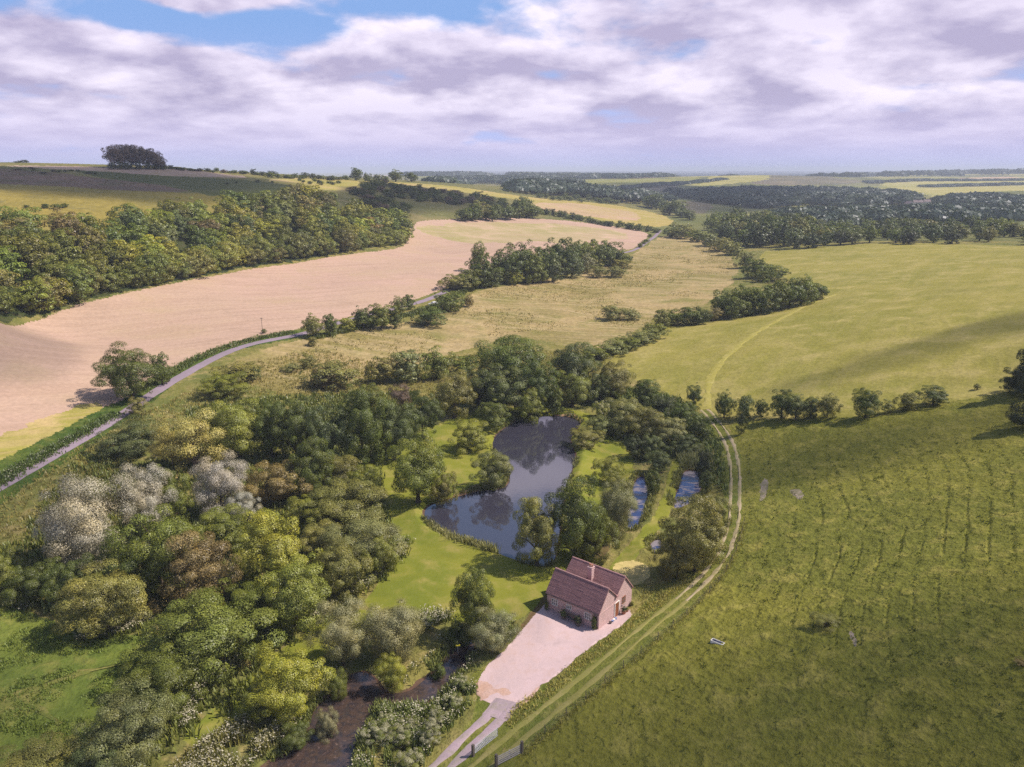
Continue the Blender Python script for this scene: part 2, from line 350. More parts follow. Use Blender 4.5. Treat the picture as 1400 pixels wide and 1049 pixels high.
# (key, object name, pixel polygon, edge wobble in m)
REG = [
 ('down','downland',[(-300,215),(-300,345),(200,345),(480,300),(560,345),(700,330),(930,300),(940,280),(700,252),(560,244),(400,238),(230,226),(60,219)],6),
 ('hill','hill_pasture',[(-200,258),(0,256),(60,265),(150,277),(230,286),(300,292),(300,340),(-200,345)],8),
 ('hill','hill_pasture',[(-200,250),(0,249),(100,254),(200,262),(330,268),(310,290),(230,300),(100,300),(-200,290)],6),
 ('fallow','fallow_field',[(-200,228),(0,231),(60,235),(150,246),(250,256),(275,264),(180,261),(100,256),(0,252),(-200,256)],6),
 ('crop','green_crop_field',[(85,231),(150,236),(250,243),(350,247),(410,257),(380,268),(330,269),(272,267),(250,256),(150,246)],4),
 ('pale','pale_strip',[(0,226),(120,228),(200,232.5),(330,239),(342,244.5),(250,242.5),(160,236.5),(30,229)],3),
 ('ridge','ridge_pasture',[(350,246),(420,243),(480,246),(520,250),(500,262),(420,258)],5),
 ('ridge','barley_field',[(522,247.5),(600,253),(700,267),(790,275),(870,284),(922,300),(914,311),(860,308),(800,297),(742,287),(722,275),(640,264),(560,255)],4),
 ('pink2','bare_field',[(726,277),(790,277),(850,287),(880,296),(862,303),(830,299),(780,293),(740,286)],6),
 ('wood','woodland_floor',[(-200,480),(0,436),(100,414),(150,404),(230,387),(300,371),(400,357),(480,345),(553,333),(560,310),(500,290),(400,285),(300,300),(150,322),(0,330),(-200,350)],2),
 ('stubble','stubble_field',[(-200,500),(-80,458),(0,440),(100,417),(150,407),(230,390),(300,374),(400,360),(480,348),(530,343),(558,332),(562,310),(575,301),(620,300),(700,298),(760,300),(830,308),(888,317),(882,330),(860,344),(780,342),(700,358),(650,376),(600,398),(560,412),(520,424),(430,444),(360,461),(300,479),(240,504),(200,533),(140,558),(60,599),(0,629),(-80,666),(-200,720)],.8),
 ('sprout','sprouting_crop',[(572,312),(620,305),(700,304),(770,306),(860,318),(850,330),(780,334),(720,328),(660,334),(620,330),(590,322)],9),
 ('margin','field_margin',[(-80,628),(0,596),(70,568),(120,551),(152,553),(120,570),(60,602),(0,632),(-80,669)],1.5),
 ('scrubm','hay_meadow',[(420,464),(470,453),(545,441),(620,425),(650,396),(720,388),(800,372),(862,352),(884,335),(908,320),(940,322),(970,332),(1003,352),(1012,374),(985,402),(960,420),(905,432),(862,455),(822,482),(790,475),(700,458),(640,478),(560,502),(500,522),(450,536),(380,540),(340,520),(305,500),(340,482),(380,470)],4),
 ('bank','lane_bank',[(-160,770),(-60,725),(0,690),(50,656),(100,626),(150,592),(185,566),(205,552),(240,523),(270,505),(300,489),(340,474),(415,462),(415,449),(360,461),(300,479),(240,504),(200,533),(140,558),(60,600),(0,630),(-80,667),(-160,705)],.5),
 ('lawn','lawn',[(600,577),(660,560),(720,555),(790,556),(850,598),(872,640),(850,700),(830,740),(800,768),(770,800),(745,828),(690,850),(590,850),(490,838),(520,790),(555,750),(520,690),(510,640),(560,600)],.6),
 ('lawn','lawn',[(922,620),(905,690),(880,728),(838,770),(830,785),(856,780),(888,745),(915,705),(930,660),(937,620)],.4),
 ('lawn','lawn',[(245,1010),(300,960),(350,915),(400,878),(450,846),(505,830),(540,842),(480,868),(430,905),(380,945),(330,985),(270,1025)],.4),
 ('wet','damp_meadow',[(-160,840),(0,815),(60,850),(200,868),(250,880),(230,930),(120,1010),(60,1100),(-200,1120)],1),
 ('path','worn_grass',[(-160,1000),(-60,975),(0,955),(40,940),(60,945),(20,975),(-60,1010)],1),
 ('verge','track_verge',[(660,1080),(700,1010),(668,962),(704,968),(745,936),(790,900),(861,847),(900,800),(960,770),(985,740),(990,690),(985,640),(972,600),(955,565),(972,558),(990,580),(1012,610),(1016,660),(1014,720),(1000,770),(960,820),(900,873),(800,958),(712,1030),(690,1080)],.3),
 ('verge','driveway_verge',[(560,1090),(600,1040),(640,990),(655,955),(640,930),(665,905),(700,900),(720,960),(700,1010),(640,1095)],.4),
 ('meadow','bright_meadow',[(818,492),(860,462),(905,447),(960,441),(1060,426),(1132,406),(1075,382),(1028,345),(1100,338),(1200,333),(1300,333),(1480,336),(1700,345),(1700,525),(1480,522),(1390,532),(1290,552),(1180,570),(1075,573),(1000,572),(965,560),(930,545),(880,524),(835,508)],.8),
 ('pasture','pasture',[(990,575),(1075,573),(1180,570),(1290,552),(1390,532),(1480,522),(1700,525),(1900,1200),(690,1200),(690,1080),(712,1030),(800,958),(900,873),(960,820),(1000,770),(1014,720),(1016,660),(1012,610)],.3),
 ('gravel','gravel_yard',[(729,838),(716,852),(704,870),(684,894),(668,908),(656,926),(651,942),(656,953),(668,960),(688,966),(704,966),(745,935),(790,899),(861,846),(866,838),(845,820),(760,805),(742,826)],.25),
 ('soil','bare_soil',[(650,944),(657,931),(668,930),(682,934),(692,945),(678,950),(666,957),(655,953)],2.),
 ('soil','bare_soil',[(704,968),(722,953),(738,938),(741,940),(724,957),(708,969)],.2),
 ('mud','ditch',[(700,866),(716,846),(735,826),(752,806),(762,790),(768,794),(757,812),(742,829),(724,846),(710,862)],.2),
 ('mud','ditch',[(806,762),(822,745),(836,745),(828,760),(815,772)],.3),
 ('hay','cut_grass',[(836,774),(860,766),(886,772),(892,786),(876,798),(858,802),(846,790)],.4),
 ('sand','pond_bank',[(764,566),(784,566),(797,575),(796,580),(778,572),(764,570)],.3),
 ('sand','pond_bank',[(612,683),(640,671),(655,667),(657,671),(640,676),(618,686)],.3),
 ('chalk','chalk_scar',[(1041,655),(1050,656),(1049,672),(1043,684),(1037,686)],.5),
 ('chalk','chalk_scar',[(1078,668),(1098,668),(1100,676),(1094,684),(1086,676)],.5),
 ('chalk','chalk_scar',[(1159,866),(1166,864),(1170,875),(1168,886),(1164,880)],.4),
 ('farA','far_pasture',[(795,257),(870,249),(930,242),(968,242.5),(905,251),(850,256)],15),
 ('farB','far_fallow_field',[(795,259),(850,256.5),(920,251),(930,256),(905,262),(830,266)],15),
 ('farC','far_corn_field',[(925,253),(975,243),(1010,239.5),(1075,239.5),(1060,244),(1020,249),(960,255)],15),
 ('farB','far_fallow_field',[(1020,249),(1060,244),(1075,239.5),(1130,243),(1185,247),(1165,252),(1100,253),(1040,253)],15),
 ('farC','far_corn_field',[(1190,250),(1250,247),(1400,245.5),(1500,250),(1500,262),(1400,260),(1330,264),(1275,272),(1258,262)],12),
 ('farA','far_pasture',[(1195,244),(1300,243),(1500,243),(1500,247),(1300,248),(1195,249)],12),
 ('farD','far_bare_field',[(1296,246),(1320,243),(1388,241.5),(1396,244.5),(1350,246.8),(1300,247.5)],10),
 ('farC','far_corn_field',[(1255,297),(1270,291.5),(1338,290),(1350,295),(1300,298)],6),
 ('farA','far_pasture',[(1060,283),(1085,272),(1140,271),(1130,280),(1090,286)],6),
 ('farB','far_fallow_field',[(912,276),(960,275),(978,285),(955,293),(932,284)],6),
 ('farA','far_pasture',[(1000,292),(1050,287),(1070,290),(1040,300),(1005,300)],6),
 ('farC','far_corn_field',[(590,244),(650,243),(720,242.5),(700,246),(600,249)],20),
]
for i in range(26):                                                   # patchwork of the vale far behind
    pass

def build_ground():
    # rings and spokes round the camera's foot, finer where more is seen
    az = np.r_[np.linspace(-86, -39, 40)[:-1], np.arange(-39, 39.01, .085), np.linspace(39, 86, 40)[1:]]
    rr = [14.]
    while rr[-1] < 40000:
        r = rr[-1]
        if r < 60: d = 1.6
        elif r < 210: d = r*r/64000*1.15
        elif r < 560: d = 1.15
        elif r < 1250: d = 3.0
        else: d = r*.016
        rr.append(r+d)
    rr = np.array(rr); A, RR = np.meshgrid(np.radians(az), rr)
    X = RR*np.sin(A); Y = RR*np.cos(A); nr, na = X.shape
    x = X.ravel(); y = Y.ravel(); z = height(x, y)
    # cell regions
    i0 = (np.arange(nr-1)[:, None]*na+np.arange(na-1)[None]).ravel()
    quads = np.stack([i0, i0+1, i0+na+1, i0+na], 1)
    cx = x[quads].mean(1); cy = y[quads].mean(1); cr = np.hypot(cx, cy)
    j1 = fbm(cx*.35, cy*.35, 3, 5)-.5; j2 = fbm(cx*.35, cy*.35, 3, 9)-.5
    k1 = fbm(cx*.05, cy*.05, 3, 5)-.5; k2 = fbm(cx*.05, cy*.05, 3, 9)-.5
    reg = np.full(len(cx), -1, np.int32)
    for ri, (key, nm, pp, wob) in enumerate(REG):
        P_ = smooth_poly(wpoly(pp), 1); pad = wob*2+1
        m = np.nonzero((cx > P_[:, 0].min()-pad) & (cx < P_[:, 0].max()+pad) & (cy > P_[:, 1].min()-pad) & (cy < P_[:, 1].max()+pad))[0]
        if wob < 3: u, v = j1, j2
        else: u, v = k1, k2
        if len(m): reg[m[inside(cx[m]+u[m]*wob*2, cy[m]+v[m]*wob*2, P_)]] = ri
    # default: rough grass near, patchwork country far
    keys = sorted(set(k for k, *_ in REG)); names = [(k, n) for k, n, *_ in REG]
    cls = np.empty(len(cx), object)
    gkey = {}
    gid = np.zeros(len(cx), np.int32); table = []
    def gidx(t):
        if t not in gkey: gkey[t] = len(table); table.append(t)
        return gkey[t]
    for ri, kn in enumerate(names): gid[reg == ri] = gidx(kn)
    un = reg < 0; gid[un & (cr < 620)] = gidx(('rough', 'rough_grass')); gid[un & (cr >= 620)] = gidx(('farG', 'far_countryside'))
    # far patchwork of fields
    fm = un & (cr > 1900); fx = cx[fm]; fy = cy[fm]
    c1 = np.floor(fx/420+.3*np.sin(fy/700)).astype(np.int64); c2 = np.floor(fy/620+.4*np.sin(fx/500)).astype(np.int64); hv = _h(c1, c2, 77)
    gf = gid[fm]
    for lo, hi, kn in ((.0, .22, ('farA', 'far_pasture')), (.22, .40, ('farC', 'far_corn_field')), (.40, .5, ('farB', 'far_fallow_field')), (.5, .54, ('farD', 'far_bare_field'))): gf[(hv >= lo) & (hv < hi)] = gidx(kn)
    gid[fm] = gf
    # water beds and shores
    for nm, lv, P_ in WPOLY:
        m = np.nonzero((cx > P_[:, 0].min()-3) & (cx < P_[:, 0].max()+3) & (cy > P_[:, 1].min()-3) & (cy < P_[:, 1].max()+3))[0]
        d = sdist(cx[m], cy[m], P_); gid[m[d < .25+j1[m]*.8]] = gidx(('bed', 'stream_bed'))
    gid_w = gidx(('path', 'worn_path'))
    # small relief of the turf (real height, not shade)
    ld = np.full(len(x), 50.); near = np.hypot(x, y) < 700
    for nm, (L, half) in LINES.items():
        ld[near] = np.minimum(ld[near], ldist(x[near], y[near], L)-half)
    flat = sst(.2, 2., ld)
    vr = np.zeros(len(x))
    amp = {'pasture': .16, 'rough': .35, 'valley': .3, 'scrubm': .16, 'verge': .1, 'bank': .35, 'wet': .22, 'meadow': .06, 'stubble': .04, 'lawn': .02, 'wood': .2, 'down': .8, 'fallow': .6, 'hill': .3}
    va = np.zeros(len(x)); past = np.zeros(len(x))
    for gi, (k, n) in enumerate(table):
        q = quads[gid == gi].ravel(); va[q] = np.maximum(va[q], amp.get(k, 0.)) if k != 'gravel' else 0
        if k == 'pasture': past[q] = 1
    nz = fbm(x*.75, y*.75, 3, 31)-.5
    z = z+flat*va*nz*1.6
    # terracettes: stepped sheep paths along the slope, and hoof-trodden tussocks
    mk = past > 0; xs = x[mk]; ys = y[mk]; zs = z[mk]-0
    zb = height(xs, ys)+(fbm(xs*.07, ys*.07, 3, 3)-.5)*.7; ph = zb/.95
    fr = ph-np.floor(ph); step = np.where(fr < .86, fr/.86*.25, .25+.75*np.sin((fr-.86)/.14*np.pi))
    wz = sst(30, 40, xs)*sst(72, 88, ys)*(1-sst(112, 140, ys))*(1-.7*sst(62, 80, xs))*sst(.40, .60, fbm(xs*.11, ys*.11, 3, 8))
    tus = sst(.60, .74, fbm(xs*1.1, ys*1.1, 2, 61))*.12+sst(.66, .8, vn(xs*.55, ys*.55, 67))*.1
    z[mk] = zs+flat[mk]*(-step*.26*wz + tus*(1-.3*wz))
    V = np.stack([x, y, z], 1)
    for gi, (k, n) in enumerate(table):
        q = quads[gid == gi]
        if not len(q): continue
        u, inv = np.unique(q.ravel(), return_inverse=True)
        me = np_mesh(n, V[u], inv.reshape(-1, 4), [M[k]], smooth=True)
        tag(link(n, me), kind='structure')
build_ground()

# ------------------------------------------------------------------ roads, ruts, paths
M['asphalt'] = ground_mat('asphalt', (.26,.20,.245), (.23,.18,.215), (.20,.165,.18), .1, .6, 5., .02, vary=.15)
M['rut'] = ground_mat('chalk_rut', (.36,.285,.19), (.30,.25,.14), (.23,.20,.085), .2, .6, 4., .04)
M['rutg'] = ground_mat('worn_rut', (.225,.205,.062), (.26,.225,.085), (.18,.175,.045), .2, .6, 4., .04)
M['stone'] = ground_mat('driveway_stone', (.36,.27,.30), (.31,.24,.26), (.25,.21,.17), .2, .8, 6., .03)
def ribbon(name, L, half, off, m, lift=.05, kind='structure', step=None, wob=.15):
    L = np.asarray(L, float); s = np.r_[0, np.cumsum(np.hypot(*(L[1:]-L[:-1]).T))]
    n = max(4, int(s[-1]/(step or .8))); t = np.linspace(0, s[-1], n); P_ = np.stack([np.interp(t, s, L[:, 0]), np.interp(t, s, L[:, 1])], 1)
    T = np.gradient(P_, axis=0); T /= np.linalg.norm(T, axis=1)[:, None]; N = np.stack([-T[:, 1], T[:, 0]], 1)
    cols = 5; rows_ = []
    for k in range(cols):
        e = (k/(cols-1)*2-1)*half
        if k in (0, cols-1): e = e+(fbm(t*.5, t*0+k, 2, 4)-.5)*wob*2
        q = P_+N*(off+np.broadcast_to(e, t.shape))[:, None]; rows_.append(np.c_[q, height(q[:, 0], q[:, 1])+lift-(.06 if k in (0, cols-1) else 0)])
    V = np.stack(rows_, 1).reshape(-1, 3); i = (np.arange(n-1)[:, None]*cols+np.arange(cols-1)[None]).ravel()
    return tag(link(name, np_mesh(name, V, np.stack([i, i+1, i+cols+1, i+cols], 1), [m], smooth=True)), kind=kind)
ribbon('lane_road', LINES['lane'][0], 1.45, 0, M['asphalt'], .10, step=2.)
TL = LINES['track'][0]; tr = np.hypot(TL[:, 0]-LINES['track'][0][0, 0], TL[:, 1]-LINES['track'][0][0, 1])
ks = int(len(TL)*.66)
for s in (-1, 1):
    ribbon('track_rut', TL[:ks], .27, s*.8, M['rut'], .06, wob=.3)
    ribbon('track_rut', TL[ks-1:], .36, s*.85, M['rutg'], .05, wob=.3)
DL = LINES['drive'][0]
for s in (-1, 1): ribbon('driveway_rut', DL, .55, s*.85, M['stone'], .06, wob=.3)
ribbon('driveway', DL[:max(3, len(DL)//3)], 1.6, 0, M['stone'], .055, wob=.5)
ribbon('meadow_path', LINES['mpath'][0], 1.0, 0, M['mpath'], .07, wob=.8, step=1.5)
ribbon('worn_path', LINES['wpath'][0], .5, 0, M['path'], .10, wob=1.0)
ribbon('worn_path', LINES['wpath2'][0], .3, 0, M['path'], .10, wob=.7)

# ------------------------------------------------------------------ water
def water_mat(name, deep, bumpd=.012, scale=1.6, weed=None, ior=1.45):
    t = NT(name); p = t.pos(); n = t.noise(p, scale, 4, .6, .3); base = deep; rough = .025
    b = t.n('BsdfPrincipled'); nb = t.bump(n, bumpd, .5)
    if weed:
        f = t.ramp(t.noise(t.mapping(p, R(20), (.35, .8, 1.)), .55, 4, .6, 1.2), .47, .55)
        base = t.mix(f, deep, weed); rough = t.math('MULTIPLY_ADD', f, .5, .05)
    t.set(b.inputs['Base Color'], base); t.set(b.inputs['Roughness'], rough); b.inputs['IOR'].default_value = ior
    t.set(b.inputs['Normal'], nb); t.t.links.new(b.outputs[0], t.out.inputs['Surface']); return t.m
WM = {'pond': water_mat('pond_water', (.036,.034,.050), .007, 1.3, None, 1.95), 'stream': None, 'channel': water_mat('channel_water', (.022,.032,.10), .006, 1., (.20,.17,.19), 1.6)}
def stream_mat():
    t = NT('stream_water'); p = t.pos(); n = t.noise(p, 1.2, 4, .6, .6)
    c = t.mix(t.ramp(n, .4, .65), (.062,.040,.032), (.034,.027,.030)); c = t.mix(t.ramp(t.noise(p, 2.2, 4, .65, 1.), .56, .74), c, (.15,.10,.085))
    return t.surf(c, .07, .5, t.bump(t.noise(p, 3., 3, .6, .5), .012, .5), IOR=1.65)
WM['stream'] = stream_mat()
for nm, lv, P_ in WPOLY:
    me = bpy.data.meshes.new(nm); bm = bmesh.new()
    c = P_.mean(0); out = []
    f = bm.faces.new([bm.verts.new((a, b, lv)) for a, b in P_]); bmesh.ops.triangulate(bm, faces=[f]); bmesh.ops.recalc_face_normals(bm, faces=bm.faces)
    if bm.faces[:][0].normal.z < 0: bmesh.ops.reverse_faces(bm, faces=bm.faces)
    bm.to_mesh(me); bm.free(); me.materials.append(WM[nm])
    tag(link(nm+'_water', me), kind='structure')
# ------------------------------------------------------------------ foliage
def leaf_mat(name, tr=.20, bloom=False):
    t = NT(name); oi = t.n('ObjectInfo'); a = t.n('Attribute', {'attribute_name': 'var'}).outputs['Fac']
    k = t.math('MULTIPLY_ADD', a, 1.0, .50)
    c = t.mix(1., oi.outputs['Color'], t.n('CombineColor', None, Red=k, Green=k, Blue=k), 'MULTIPLY')
    warm = t.mix(1., c, (1.14, 1.05, .85), 'MULTIPLY'); c = t.mix(t.ramp(t.n('Attribute', {'attribute_name': 'hue'}).outputs['Fac'], .35, 1.), c, warm)
    if bloom:
        f = t.n('Attribute', {'attribute_name': 'flower'}).outputs['Fac']; c = t.mix(f, c, (.50,.45,.33))
    d = t.n('BsdfDiffuse', None, Color=c); tl = t.n('BsdfTranslucent', None, Color=t.mix(1., c, (1.1, 1.18, .6), 'MULTIPLY'))
    g = t.n('BsdfGlossy', None, Color=(.9, .9, 1, 1), Roughness=.45)
    m1 = t.n('MixShader', None, _0=tr); t.set(m1.inputs[1], d); t.set(m1.inputs[2], tl)
    m2 = t.n('MixShader', None, _0=.03); t.set(m2.inputs[1], m1); t.set(m2.inputs[2], g)
    t.t.links.new(m2.outputs[0], t.out.inputs['Surface']); return t.m
LEAF = leaf_mat('leaves'); BLOOM = leaf_mat('flowering_leaves', .25, True)
BARK = plain('bark', (.085,.065,.045), .9, .1, .4, 2., .03); TWIG = plain('twig', (.17,.125,.085), .9, .1, .4, 2., .02)

def rdir(g, n):
    v = g.normal(size=(n, 3)); return v/np.linalg.norm(v, axis=1)[:, None]
def crown_mesh(name, kind, seed, nl, leaf, extra=None):
    """unit crown: width 1, height 1, standing on the ground"""
    g = np.random.default_rng(seed)
    if kind == 'round':   nc, cz, rx, rz, cr = 92, .48, .40, .44, (.05, .115)
    elif kind == 'tall':  nc, cz, rx, rz, cr = 92, .48, .39, .45, (.05, .11)
    elif kind == 'bush':  nc, cz, rx, rz, cr = 84, .42, .42, .47, (.05, .115)
    elif kind == 'willow':nc, cz, rx, rz, cr = 60, .46, .39, .44, (.07, .13)
    elif kind == 'loose': nc, cz, rx, rz, cr = 38, .50, .40, .42, (.06, .115)
    elif kind == 'conifer': nc, cz, rx, rz, cr = 70, .5, .4, .5, (.07, .11)
    elif kind == 'full':  nc, cz, rx, rz, cr = 92, .45, .42, .45, (.05, .115)
    elif kind == 'flat':  nc, cz, rx, rz, cr = 80, .55, .44, .40, (.08, .13)
    low = kind in ('bush', 'willow')
    D = rdir(g, nc); D[:, 2] = np.where((D[:, 2] < -.3) & (g.random(nc) < .2), -D[:, 2], D[:, 2])
    rad = g.uniform(.5, 1.04, nc); lob = 1+.16*np.sin(3*np.arctan2(D[:, 1], D[:, 0])+seed)+.1*np.sin(5*np.arctan2(D[:, 1], D[:, 0])+2*seed)
    C_ = D*rad[:, None]*np.array([rx, rx, rz])*lob[:, None]; C_[:, 2] += cz; cR = g.uniform(*cr, nc)
    if kind == 'conifer':
        tz = g.random(nc)**1.3; ang = g.uniform(0, 6.283, nc); rr_ = (1-tz)**.8*.40*g.uniform(.5, 1, nc)
        C_ = np.stack([rr_*np.cos(ang), rr_*np.sin(ang), .06+.88*tz], 1); cR = .05+.075*(1-tz)
    if kind == 'flat':
        C_[:, 2] = np.minimum(C_[:, 2], .86-.12*C_[:, 0])
    C_[:, 2] = np.maximum(C_[:, 2], .07+.06*g.random(nc))
    # inner clumps so that the crown is not hollow
    ni = nc//4; Ci = rdir(g, ni)*g.uniform(0, .5, ni)[:, None]*np.array([rx, rx, rz]); Ci[:, 2] += cz
    if kind == 'conifer': Ci[:, :2] *= .3
    C_ = np.r_[C_, Ci]; cR = np.r_[cR, np.full(ni, cr[1])]; nc = len(C_)
    wgt = cR**2; wgt /= wgt.sum(); own = g.choice(nc, nl, p=wgt)
    dr = rdir(g, nl); out = C_[own]-np.array([0, 0, cz-.12]); out /= np.linalg.norm(out, axis=1)[:, None]+1e-9
    flip = (np.sum(dr*out, 1) < -.2) & (g.random(nl) < .75); dr[flip] *= -1
    sp = (.72+.34*g.random(nl)); 
    if kind in ('willow', 'loose'): sp = .5+.75*g.random(nl)
    P_ = C_[own]+dr*(cR[own]*sp)[:, None]*np.array([1, 1, .82])
    # bury few: drop leaves that lie deep inside another clump
    keep = np.ones(nl, bool)
    for k in range(0, nc, 2):
        q = np.linalg.norm((P_-C_[k])/np.array([1, 1, .82]), axis=1); keep &= ~((q < cR[k]*.62) & (own != k) & (g.random(nl) < .7))
    keep &= P_[:, 2] > .005
    P_ = P_[keep]; own = own[keep]; dr = dr[keep]; out = out[keep]; n = len(P_)
    N = dr*1.0+out*.35+rdir(g, n)*.5+np.array([0, 0, .15]); N /= np.linalg.norm(N, axis=1)[:, None]
    T = np.cross(N, rdir(g, n)); T /= np.linalg.norm(T, axis=1)[:, None]+1e-9; B = np.cross(N, T)
    s = leaf*g.uniform(.55, 1.35, n); asp = g.uniform(.5, .95, n)
    if kind == 'willow': asp = g.uniform(.28, .6, n); s = s*1.15
    a = T*(s*.5)[:, None]; b = B*(s*.5*asp)[:, None]
    j = lambda: g.uniform(.6, 1.2, n)[:, None]
    lift = N*(s*.16)[:, None]
    V = np.stack([P_-a*j(), P_-b*j()+lift, P_+a*j(), P_+b*j()+lift], 1).reshape(-1, 3)
    Q = np.arange(n*4).reshape(-1, 4)
    cv = g.random(nc); ch = g.random(nc); var = np.clip(.42*cv[own]+.58*g.random(n), 0, 1); hue = np.clip(.75*ch[own]+.25*g.random(n), 0, 1)
    at = {'var': var, 'hue': hue}
    if extra == 'bloom':
        fl = ((g.random(nc) < .6)[own] & (g.random(n) < .55) & (dr[:, 2] > -.1)).astype(float); at['flower'] = fl
    me = np_mesh(name, V, Q, [BLOOM if extra == 'bloom' else LEAF], attrs=at)
    return me, C_, cR
def trunk_mesh(name, kind, seed, C_, mat=None, thick=.034, top=.62, limbs=7):
    g = random.Random(seed); mb = MB(); h = top; p = np.array([0, 0, -.03]); r = thick
    for k in range(5):
        q = np.array([p[0]+g.uniform(-.015, .015), p[1]+g.uniform(-.015, .015), -.03+(h+.03)*(k+1)/5]); mb.tube(p, q, r*(1.35 if k == 0 else 1), r*.82, 8); p = q; r *= .82
    idx = list(range(len(C_))); g.shuffle(idx)
    for i in idx[:limbs]:
        c = C_[i]; z0 = max(.12, min(h*.95, c[2]*g.uniform(.45, .75))); s = np.array([0, 0, z0]); m = s*.45+c*.55+np.array([0, 0, .03]); rr_ = thick*(1-z0/h*.5)*.5
        mb.tube(s, m, rr_, rr_*.65, 6); mb.tube(m, c, rr_*.65, rr_*.25, 5)
    return mb.mesh(name, mat or BARK)
def join_meshes(name, a, b):
    """one mesh for trees too small to show their parts"""
    bm = bmesh.new(); bm.from_mesh(a); n0 = len(bm.faces); bm.from_mesh(b); bm.faces.ensure_lookup_table()
    me = bpy.data.meshes.new(name); me.materials.append(a.materials[0]); me.materials.append(b.materials[0])
    for f in bm.faces[n0:]: f.material_index = 1
    bm.to_mesh(me); bm.free(); return me

LOD = {'hi': (54000, .0147), 'mid': (9000, .036), 'lo': (2600, .066)}
KINDSEED = {'round': 11, 'tall': 23, 'bush': 37, 'willow': 53, 'loose': 71, 'conifer': 83, 'flat': 97, 'full': 131, 'bloom': 41}
PROTO = {}
NVAR = {'hi': 4, 'mid': 5, 'lo': 4}
def proto(kind, lod, v):
    v = v % NVAR[lod]; key = (kind, lod, v)
    if key not in PROTO:
        nl, lf = LOD[lod]; base = 'bush' if kind == 'bloom' else kind
        if kind == 'willow' and lod != 'lo': nl = int(nl*1.35); lf *= .95
        if kind == 'loose': nl = int(nl*.5)
        me, C_, cR = crown_mesh(kind+'_crown', base, KINDSEED[kind]+v*7, nl, lf, 'bloom' if kind == 'bloom' else None)
        tk = trunk_mesh(kind+'_trunk', kind, v+5, C_, TWIG if kind == 'loose' else BARK, .024 if kind in ('loose', 'bush', 'bloom', 'willow') else .034, .9 if kind == 'conifer' else .62, 16 if kind == 'loose' else 9 if kind == 'flat' else 7)
        PROTO[key] = [me, tk, None]
    return PROTO[key]

COLS = {'dk': (0.108,0.134,0.024), 'mid': (0.165,0.185,0.031), 'lt': (0.233,0.244,0.037), 'yg': (0.297,0.288,0.036), 'ol': (0.209,0.200,0.051), 'gr': (0.220,0.226,0.075), 'sv': (.285,.265,.125),
        'pw': (.42,.385,.30), 'bn': (0.237,0.185,0.064), 'bk': (.068,.082,.024), 'bl': (0.130,0.154,0.046), 'sg': (.232,.225,.105), 'tw': (0.396,0.336,0.105), 'pp': (0.165,0.118,0.088), 'far': (.054,.076,.048)}
BUSHY = ('bush', 'willow', 'bloom')
_vi = [0]
def plant(cx, top, bot, w, kind, ck, name, label, group=None, lod=None, parts=None, cat=None, jit=.10, rz=None):
    w = w*1.12
    """a tree or bush whose outline in the photograph is about (cx, top, bottom, width): stood on the ground there at its real size"""
    b = hit(cx, bot)[0]
    if math.hypot(b[0], b[1]) > 2500: print('FARPLANT', cx, top, bot, name)
    rng_ = np.linalg.norm(b-np.array([0, 0, CAMZ])); dep = proj(b)[2]; wm = w*dep/F
    k = .14 if kind in BUSHY else .04
    dv = np.array([b[0], b[1]]); dv /= np.linalg.norm(dv); q = np.array([b[0], b[1]])+dv*wm*k
    z = float(height(np.array([q[0]]), np.array([q[1]]))[0]); dep = proj((q[0], q[1], z))[2]; wm = w*dep/F
    lo, hi = .3, 60.
    for _ in range(24):
        m = .5*(lo+hi); y = proj((q[0]-dv[0]*0, q[1], z+m*.97))[1]
        # rounded tops: the far shoulder of the crown is what is seen
        y2 = proj((q[0]+dv[0]*wm*.22, q[1]+dv[1]*wm*.22, z+m*.88))[1]
        if min(y, y2) > top: lo = m
        else: hi = m
    return put(q[0], q[1], z, wm, .5*(lo+hi), kind, ck, name, label, group, lod, parts, cat, jit)
FOOT = []
def put(x, y, z, wm, hm, kind, ck, name, label, group=None, lod=None, parts=None, cat=None, jit=.1):
    _vi[0] += 1; v = _vi[0]; dist = math.hypot(x, y); FOOT.append((x, y, wm))
    lod = lod or ('hi' if dist < 215 else 'mid' if dist < 520 else 'lo')
    me, tk, jn = proto(kind, lod, v)
    if parts is None: parts = dist < 330 and kind not in ('bush', 'bloom')
    g = random.Random(v*31+5); c = COLS[ck] if isinstance(ck, str) else ck
    f = 1+g.uniform(-jit, jit); c = (c[0]*f*(1+g.uniform(-jit, jit)*.5), c[1]*f, c[2]*f*(1+g.uniform(-jit, jit)), 1)
    rz = g.uniform(0, 6.283) if kind != 'flat' else g.uniform(-.3, .3)
    cat = cat or ('bush' if kind in ('bush', 'bloom') or name.endswith(('bush', 'shrub')) else 'tree')
    if parts:
        o = empty(name, (x, y, z), rz, label, cat, group); o.scale = (wm, wm, hm)
        cr = link('crown', me, o); cr.color = c; link('trunk', tk, o)
    else:
        if kind in BUSHY: m_ = me
        else:
            if jn is None: jn = PROTO[(kind, lod, v % NVAR[lod])][2] = join_meshes(kind+'_tree', me, tk)
            m_ = jn
        o = link(name, m_, None, (x, y, z)); o.rotation_euler = (0, 0, rz); o.scale = (wm, wm, hm); o.color = c; tag(o, label, cat, group)
    return o

